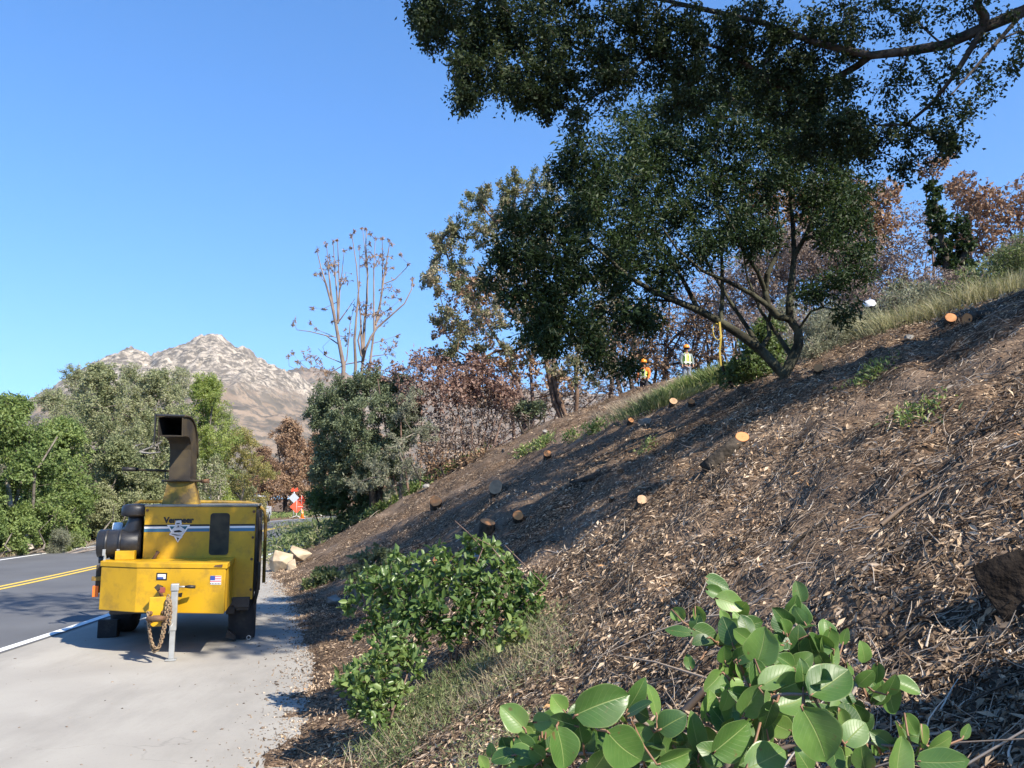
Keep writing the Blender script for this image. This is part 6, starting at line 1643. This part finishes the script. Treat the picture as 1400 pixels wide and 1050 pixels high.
for sx in (-.85, .85):
    for sy in (.95, 4.0):
        wv = B().lathe((sx, sy, .38), [(.2, -.12), (.36, -.11), (.385, 0), (.36, .11), (.2, .12)], 26, 'x').obj('wheel', RUB, t)
        B().lathe((sx, sy, .38), [(.05, -.125), (.19, -.122), (.19, .122), (.05, .125)], 18, 'x').obj('rim', GAL, wv)
for sx in (-.98, .98): B().box(sx - .08, sx + .08, 1.5, 1.62, 1.12, 1.3, .03).obj('mirror', BLK, t)
rk = B()
for yy in (1.9, 2.9): rk.tube([(-.8, yy, 1.63), (-.8, yy, 1.82), (.8, yy, 1.82), (.8, yy, 1.63)], .025, 6)
for sx in (-.8, .8): rk.tube([(sx, 1.7, 1.83), (sx, 3.2, 1.83)], .025, 6)
rk.obj('roof_rack', M_tr, t)
B().box(-.5, .5, 2.2, 2.5, 1.83, 1.92, .02).obj('light_bar', CHR, t)

# ------------------------------------------------------------------ large leaved branch in the foreground
def veinleaf_mat():
    m = bpy.data.materials.new('large glossy leaf'); m.use_nodes = True; nt = m.node_tree; N = nt.nodes; L = nt.links; b = N['Principled BSDF']
    b.inputs['Roughness'].default_value = .34; b.inputs['Specular IOR Level'].default_value = .45
    uv = N.new('ShaderNodeUVMap'); uv.uv_map = 'leaf'; sp_ = N.new('ShaderNodeSeparateXYZ'); L.new(uv.outputs[0], sp_.inputs[0])

    def mth(op, a, c, cl=False):
        x = N.new('ShaderNodeMath'); x.operation = op; x.use_clamp = cl
        for k, v in ((0, a), (1, c)):
            if isinstance(v, (int, float)): x.inputs[k].default_value = v
            else: L.new(v, x.inputs[k])
        return x.outputs[0]
    au = mth('ABSOLUTE', sp_.outputs['X'], 0)
    mid = mth('SUBTRACT', 1.0, mth('DIVIDE', au, .045), True)
    lat = mth('FRACT', mth('MULTIPLY', mth('SUBTRACT', sp_.outputs['Y'], mth('MULTIPLY', au, .30)), 9.0), 0)
    lat = mth('SUBTRACT', 1.0, mth('DIVIDE', mth('ABSOLUTE', mth('SUBTRACT', lat, .5), 0), .07), True)
    lat = mth('MULTIPLY', lat, mth('SUBTRACT', .55, mth('MULTIPLY', au, .35)))
    edge = mth('MULTIPLY', mth('SUBTRACT', au, .93), 14.0, True)
    vein = mth('MAXIMUM', mth('MAXIMUM', mid, mth('MULTIPLY', lat, .45)), mth('MULTIPLY', edge, .55))
    a = N.new('ShaderNodeAttribute'); a.attribute_name = 'tint'
    r = N.new('ShaderNodeValToRGB'); cr = r.color_ramp; cr.elements.new(.5)
    for e_, (p_, c_) in zip(cr.elements, [(0, (.035, .085, .02)), (.5, (.085, .17, .038)), (1, (.19, .30, .072))]): e_.position = p_; e_.color = (*c_, 1)
    tcn = N.new('ShaderNodeTexCoord'); nz = N.new('ShaderNodeTexNoise'); nz.inputs['Scale'].default_value = 55; nz.inputs['Detail'].default_value = 4; L.new(tcn.outputs['Object'], nz.inputs['Vector'])
    tv = mth('ADD', a.outputs['Fac'], mth('MULTIPLY', mth('SUBTRACT', nz.outputs['Fac'], .5), .45), True)
    L.new(tv, r.inputs['Fac'])
    mx = N.new('ShaderNodeMix'); mx.data_type = 'RGBA'; L.new(vein, mx.inputs[0]); L.new(r.outputs['Color'], mx.inputs[6]); mx.inputs[7].default_value = (.30, .36, .12, 1)
    sn = N.new('ShaderNodeTexNoise'); sn.inputs['Scale'].default_value = 95; sn.inputs['Detail'].default_value = 3; L.new(tcn.outputs['Object'], sn.inputs['Vector'])
    sm = N.new('ShaderNodeMapRange'); sm.inputs[1].default_value = .70; sm.inputs[2].default_value = .76; sm.inputs[4].default_value = .8; L.new(sn.outputs['Fac'], sm.inputs[0])
    dm = N.new('ShaderNodeTexNoise'); dm.inputs['Scale'].default_value = 30; dm.inputs['Detail'].default_value = 6; L.new(tcn.outputs['Object'], dm.inputs['Vector'])
    du = N.new('ShaderNodeMapRange'); du.inputs[1].default_value = .5; du.inputs[2].default_value = .8; du.inputs[4].default_value = .35; L.new(dm.outputs['Fac'], du.inputs[0])
    mx2 = N.new('ShaderNodeMix'); mx2.data_type = 'RGBA'; L.new(sm.outputs[0], mx2.inputs[0]); L.new(mx.outputs[2], mx2.inputs[6]); mx2.inputs[7].default_value = (.16, .10, .04, 1)
    mx3 = N.new('ShaderNodeMix'); mx3.data_type = 'RGBA'; L.new(du.outputs[0], mx3.inputs[0]); L.new(mx2.outputs[2], mx3.inputs[6]); mx3.inputs[7].default_value = (.17, .19, .10, 1); mx = mx3
    rn = N.new('ShaderNodeMapRange'); rn.inputs[3].default_value = .26; rn.inputs[4].default_value = .55; L.new(dm.outputs['Fac'], rn.inputs[0]); L.new(rn.outputs[0], b.inputs['Roughness'])
    L.new(mx.outputs[2], b.inputs['Base Color'])
    bp = N.new('ShaderNodeBump'); bp.inputs['Strength'].default_value = .35; bp.inputs['Distance'].default_value = .0015
    L.new(mth('ADD', mth('MULTIPLY', vein, -1.0), mth('MULTIPLY', nz.outputs['Fac'], .5)), bp.inputs['Height']); L.new(bp.outputs['Normal'], b.inputs['Normal'])
    tr_ = N.new('ShaderNodeBsdfTranslucent'); hs = N.new('ShaderNodeHueSaturation'); hs.inputs['Value'].default_value = 1.6; hs.inputs['Saturation'].default_value = 1.1; hs.inputs['Hue'].default_value = .48
    L.new(mx.outputs[2], hs.inputs['Color']); L.new(hs.outputs[0], tr_.inputs['Color'])
    ms = N.new('ShaderNodeMixShader'); ms.inputs[0].default_value = .30; L.new(b.outputs[0], ms.inputs[1]); L.new(tr_.outputs[0], ms.inputs[2]); L.new(ms.outputs[0], N['Material Output'].inputs['Surface'])
    return m


M_leaf = veinleaf_mat()
M_stem = mat('grey brown stem', (.25, .21, .17), .7, col2=(.15, .115, .095), scale=25, spec=.2)
M_pet = mat('reddish leaf stalk', (.22, .12, .07), .6)


def big_leaves(specs, seed):
    """specs: base point, direction, normal, length, width, tint"""
    rr = np.random.default_rng(seed); nu, nv = 7, 12
    us = np.linspace(-1, 1, nu); vs = np.linspace(0, 1, nv)
    U, Vv = np.meshgrid(us, vs)
    prof = np.sin(np.pi * np.clip(.02 + .98 * vs, 0, 1) ** .88) ** .62; prof[0] = .03; prof[-1] = .03
    AV, AF, AU, AT = [], [], [], []; off = 0
    i = (np.arange(nv - 1)[:, None] * nu + np.arange(nu - 1)[None]).ravel(); f = np.stack([i, i + 1, i + nu + 1, i + nu], 1)
    for (b, d, n, L, W, t) in specs:
        d = np.array(d) / np.linalg.norm(d); n = np.array(n); s_ = np.cross(d, n); s_ /= np.linalg.norm(s_); n = np.cross(s_, d)
        fold = rr.uniform(.03, .5); curl = rr.uniform(-.10, .38); wav = rr.uniform(.0, .05); ph = rr.uniform(0, 6); sk = rr.uniform(-.06, .06)
        X = U * prof[:, None] * W / 2 * (1 + .05 * np.sin(Vv * 9 + ph + U)) + sk * W * np.sin(np.pi * Vv)
        Z = np.abs(U) ** 1.3 * prof[:, None] * W / 2 * fold - curl * L * (Vv - .35) ** 2 + wav * W * np.sin(Vv * 7 + ph + U * 1.5) * np.abs(U)
        Pt = np.array(b)[None, None] + d * (Vv * L)[..., None] + s_ * X[..., None] + n * Z[..., None]
        AV.append(Pt.reshape(-1, 3)); AF.append(f + off); off += nu * nv; AU.append(np.stack([U, Vv], -1).reshape(-1, 2)); AT.append(np.full(len(f), t))
    return np.concatenate(AV), np.concatenate(AF), np.concatenate(AU), np.concatenate(AT)


RT = np.array([1., 0, 0])
leafdata = [  # px, py (leaf centre), distance, length px, width px, angle on the picture, tint
    (824, 965, .86, 78, 52, 18, .35), (854, 1020, .84, 64, 54, -42, .5), (1040, 883, .88, 52, 45, 76, .7), (1113, 1004, .80, 76, 60, -66, .6), (1134, 933, .82, 66, 52, 22, .3),
    (766, 1023, .85, 56, 42, -80, .45), (763, 962, .88, 30, 26, 130, .8), (771, 988, .87, 38, 26, 168, .1), (869, 951, .92, 52, 24, 62, .4), (892, 957, .95, 42, 20, 105, .7), (919, 988, .9, 42, 34, 32, .1), (967, 965, .93, 40, 32, 72, .75), (951, 1000, .92, 52, 28, 100, .6),
    (1001, 1010, .84, 64, 52, 30, .5), (1048, 1038, .82, 64, 44, 15, .55), (924, 1038, .88, 52, 32, 10, .5), (1093, 840, 1.0, 32, 30, 82, .45), (1092, 809, 1.02, 28, 22, 100, .3), (1128, 860, 1.0, 26, 24, 80, .6), (1093, 878, .97, 44, 28, 92, .15), (1114, 884, .98, 34, 26, 60, .15),
    (998, 824, 1.02, 40, 28, -18, .9), (980, 798, 1.04, 36, 22, -28, .25), (977, 809, 1.03, 26, 18, -20, .5), (956, 840, 1.02, 30, 16, -62, .8), (927, 840, 1.04, 22, 20, -40, .85), (964, 869, 1.0, 40, 28, -28, .2), (929, 863, 1.02, 38, 15, 175, .2), (1009, 853, 1.0, 32, 18, 100, .85), (990, 846, 1.0, 26, 14, 110, .8), (988, 868, 1.0, 30, 16, 60, .7), (1026, 853, 1.0, 34, 24, 10, .3), (1067, 852, 1.0, 28, 26, 100, .15), (1035, 927, .87, 48, 30, -85, .12), (1062, 925, .86, 58, 30, 22, .65), (1030, 957, .86, 52, 40, 60, .7), (1051, 977, .84, 44, 24, -100, .12), (1085, 935, .85, 46, 36, 30, .45), (1080, 960, .9, 44, 36, 10, .6),
    (1170, 1002, .84, 42, 34, 32, .55), (1289, 1017, .84, 44, 32, 14, .7), (1289, 1040, .82, 62, 36, 8, .5), (1230, 1036, .83, 52, 38, 75, .65), (1262, 1005, .86, 30, 18, -80, .8), (1245, 990, .88, 34, 20, -60, .6), (1181, 892, .98, 30, 22, 100, .7), (1199, 920, .96, 32, 18, -85, .5), (1184, 928, .95, 28, 24, 50, .6), (1152, 985, .9, 40, 18, -70, .75), (1135, 1018, .85, 34, 20, 80, .5),
    (718, 1004, .95, 26, 20, 130, .9), (726, 1016, .94, 24, 20, 60, .95), (708, 1018, .95, 24, 20, -60, .9), (735, 1030, .92, 26, 22, -40, .8), (690, 1030, .95, 24, 18, 140, .85), (700, 1042, .92, 26, 20, 30, .9), (660, 1044, .95, 24, 16, 110, .8), (672, 1026, .97, 20, 14, 95, .8),
    (820, 1040, .88, 44, 34, 60, .2), (795, 1005, .9, 34, 26, 100, .4), (880, 1000, .92, 36, 26, 45, .6), (905, 1015, .92, 40, 26, 110, .25), (985, 985, .92, 38, 30, 130, .3), (1010, 975, .95, 40, 28, 95, .5), (975, 1030, .88, 44, 30, 150, .3), (1100, 1040, .84, 40, 30, 120, .4), (1180, 1035, .86, 40, 28, 100, .3), (1060, 890, .95, 34, 24, 30, .6), (1010, 870, .98, 30, 20, 150, .2), (1075, 905, .92, 34, 22, 140, .25), (942, 905, .99, 20, 14, 100, .4), (1140, 895, .97, 30, 16, 80, .65), (1155, 870, .99, 24, 14, 75, .5), (1320, 1000, .9, 22, 12, 60, .6), (1205, 1010, .88, 30, 22, 150, .4)]
fp0 = rooted(1000, 1075, 1.0)
FB = thing('leafy_branch', 'branch with large rounded glossy leaves rising close to the camera at the bottom', 'plant', fp0)
stems = [[fp0, P(990, 1050, .93), P(1000, 1000, .92), P(1018, 950, .94), P(1032, 908, .96), P(1030, 870, 1.0), P(1000, 838, 1.03)],
         [P(1000, 1000, .92), P(1030, 968, .88), P(1065, 948, .84), P(1110, 950, .83)], [P(1032, 908, .96), P(1070, 880, .98), P(1092, 850, 1.0), P(1095, 825, 1.02)], [P(1030, 890, .98), P(985, 875, 1.01), P(950, 860, 1.03)],
         [P(990, 1050, .93), P(950, 1040, .93), P(915, 1015, .93), P(880, 985, .92), P(845, 985, .9), P(790, 985, .89), P(765, 975, .89)], [P(950, 1040, .93), P(900, 1045, .93), P(820, 1030, .92), P(740, 1030, .94), P(690, 1040, .95)],
         [P(990, 1050, .93), P(1080, 1020, .9), P(1140, 1000, .9), P(1200, 1020, .88), P(1260, 1020, .86)], [P(1140, 1000, .9), P(1165, 950, .95), P(1185, 910, .98)], [P(1092, 850, 1.0), P(1125, 890, .98), P(1150, 900, .97)]]
sb = B()
for k, s_ in enumerate(stems):
    n = len(s_); r0_ = .0055 if k == 0 else .0028
    # smooth the polyline
    pts = []
    for a_, c_ in zip(s_[:-1], s_[1:]):
        for t_ in np.linspace(0, 1, 5)[:-1]: pts.append(a_ * (1 - t_) + c_ * t_)
    pts.append(s_[-1]); pts = [p_ - fp0 for p_ in pts]
    for _ in range(2): pts = [pts[0]] + [(pts[i - 1] + pts[i] * 2 + pts[i + 1]) / 4 for i in range(1, len(pts) - 1)] + [pts[-1]]
    stems[k] = pts; sb.tube(pts, [r0_ * (1 - .6 * i / len(pts)) for i in range(len(pts))], 7)
SN = np.array([p_ for s_ in stems for p_ in s_])
rr = np.random.default_rng(99); specs = []; pb = sb; pb.mi = 1
for (px, py, Y, Lp, Wp, ang, t) in leafdata:
    a_ = math.radians(ang); dimg = RT * math.cos(a_) + UP * math.sin(a_)
    tilt = rr.uniform(-.35, .45)
    d = dimg * math.cos(tilt) + FW * math.sin(tilt); L_ = Lp / F * Y / max(.8, math.cos(tilt)); W_ = Wp / F * Y * 1.03
    c = P(px, py, Y); b = c - d * L_ * .5
    n = -FW * rr.uniform(.6, 1.0) + UP * rr.uniform(-.15, .8) + RT * rr.uniform(-.35, .5)
    specs.append((b - fp0, d, n, L_, W_, t))
# small inner leaves fill the shade between the large ones
for k in range(120):
    px = rr.uniform(690, 1290); py = rr.uniform(965 if px < 1000 else 940, 1060) if rr.random() < .75 else rr.uniform(830, 960)
    if py < 960: px = rr.uniform(930, 1150)
    Y = rr.uniform(.9, .98); a_ = rr.uniform(0, 6.28); Lp = rr.uniform(24, 44); d = RT * math.cos(a_) + UP * math.sin(a_) + FW * rr.uniform(-.4, .4)
    n = -FW * .8 + UP * rr.uniform(-.2, .8) + RT * rr.uniform(-.4, .5); L_ = Lp / F * Y; b = P(px, py, Y) - fp0
    dd = np.linalg.norm(SN - b, axis=1); q = SN[int(np.argmin(dd))]
    if dd.min() > .03: b = q + (b - q) / dd.min() * .03
    specs.append((b, d, n, L_, L_ * rr.uniform(.6, .85), rr.random() * .9))
for k in range(95):
    s_ = SN[rr.integers(8, len(SN))]; d = rnd_dirs(rr, 1)[0]; d[2] += .2; d /= np.linalg.norm(d)
    L_ = rr.uniform(.018, .034); b = s_ + rnd_dirs(rr, 1)[0] * .012
    if (b + fp0)[1] < .72: continue
    specs.append((b, d, rnd_dirs(rr, 1)[0] + np.array([0, -.6, .6]), L_, L_ * rr.uniform(.6, .8), rr.random() * .7))
for (b, d, n, L_, W_, t) in specs:
    dd = np.linalg.norm(SN - b, axis=1); j = int(np.argmin(dd)); q = SN[j]; m_ = (q + b) / 2 - np.array([0, 0, .004])
    if dd[j] > .004: pb.tube([q, m_, b, b + np.array(d) * .004], [.0016, .0012, .0011, .0009], 5)
pb.obj('stems', [M_stem, M_pet], FB)
V, Fq, U_, T_ = big_leaves(specs, 5)
lo = mesh_np('leaves', V, [Fq], M_leaf, FB, tint=[T_], smooth=True)
ul = lo.data.uv_layers.new(name='leaf'); ul.data.foreach_set('uv', U_[Fq.ravel()].astype(np.float32).ravel())
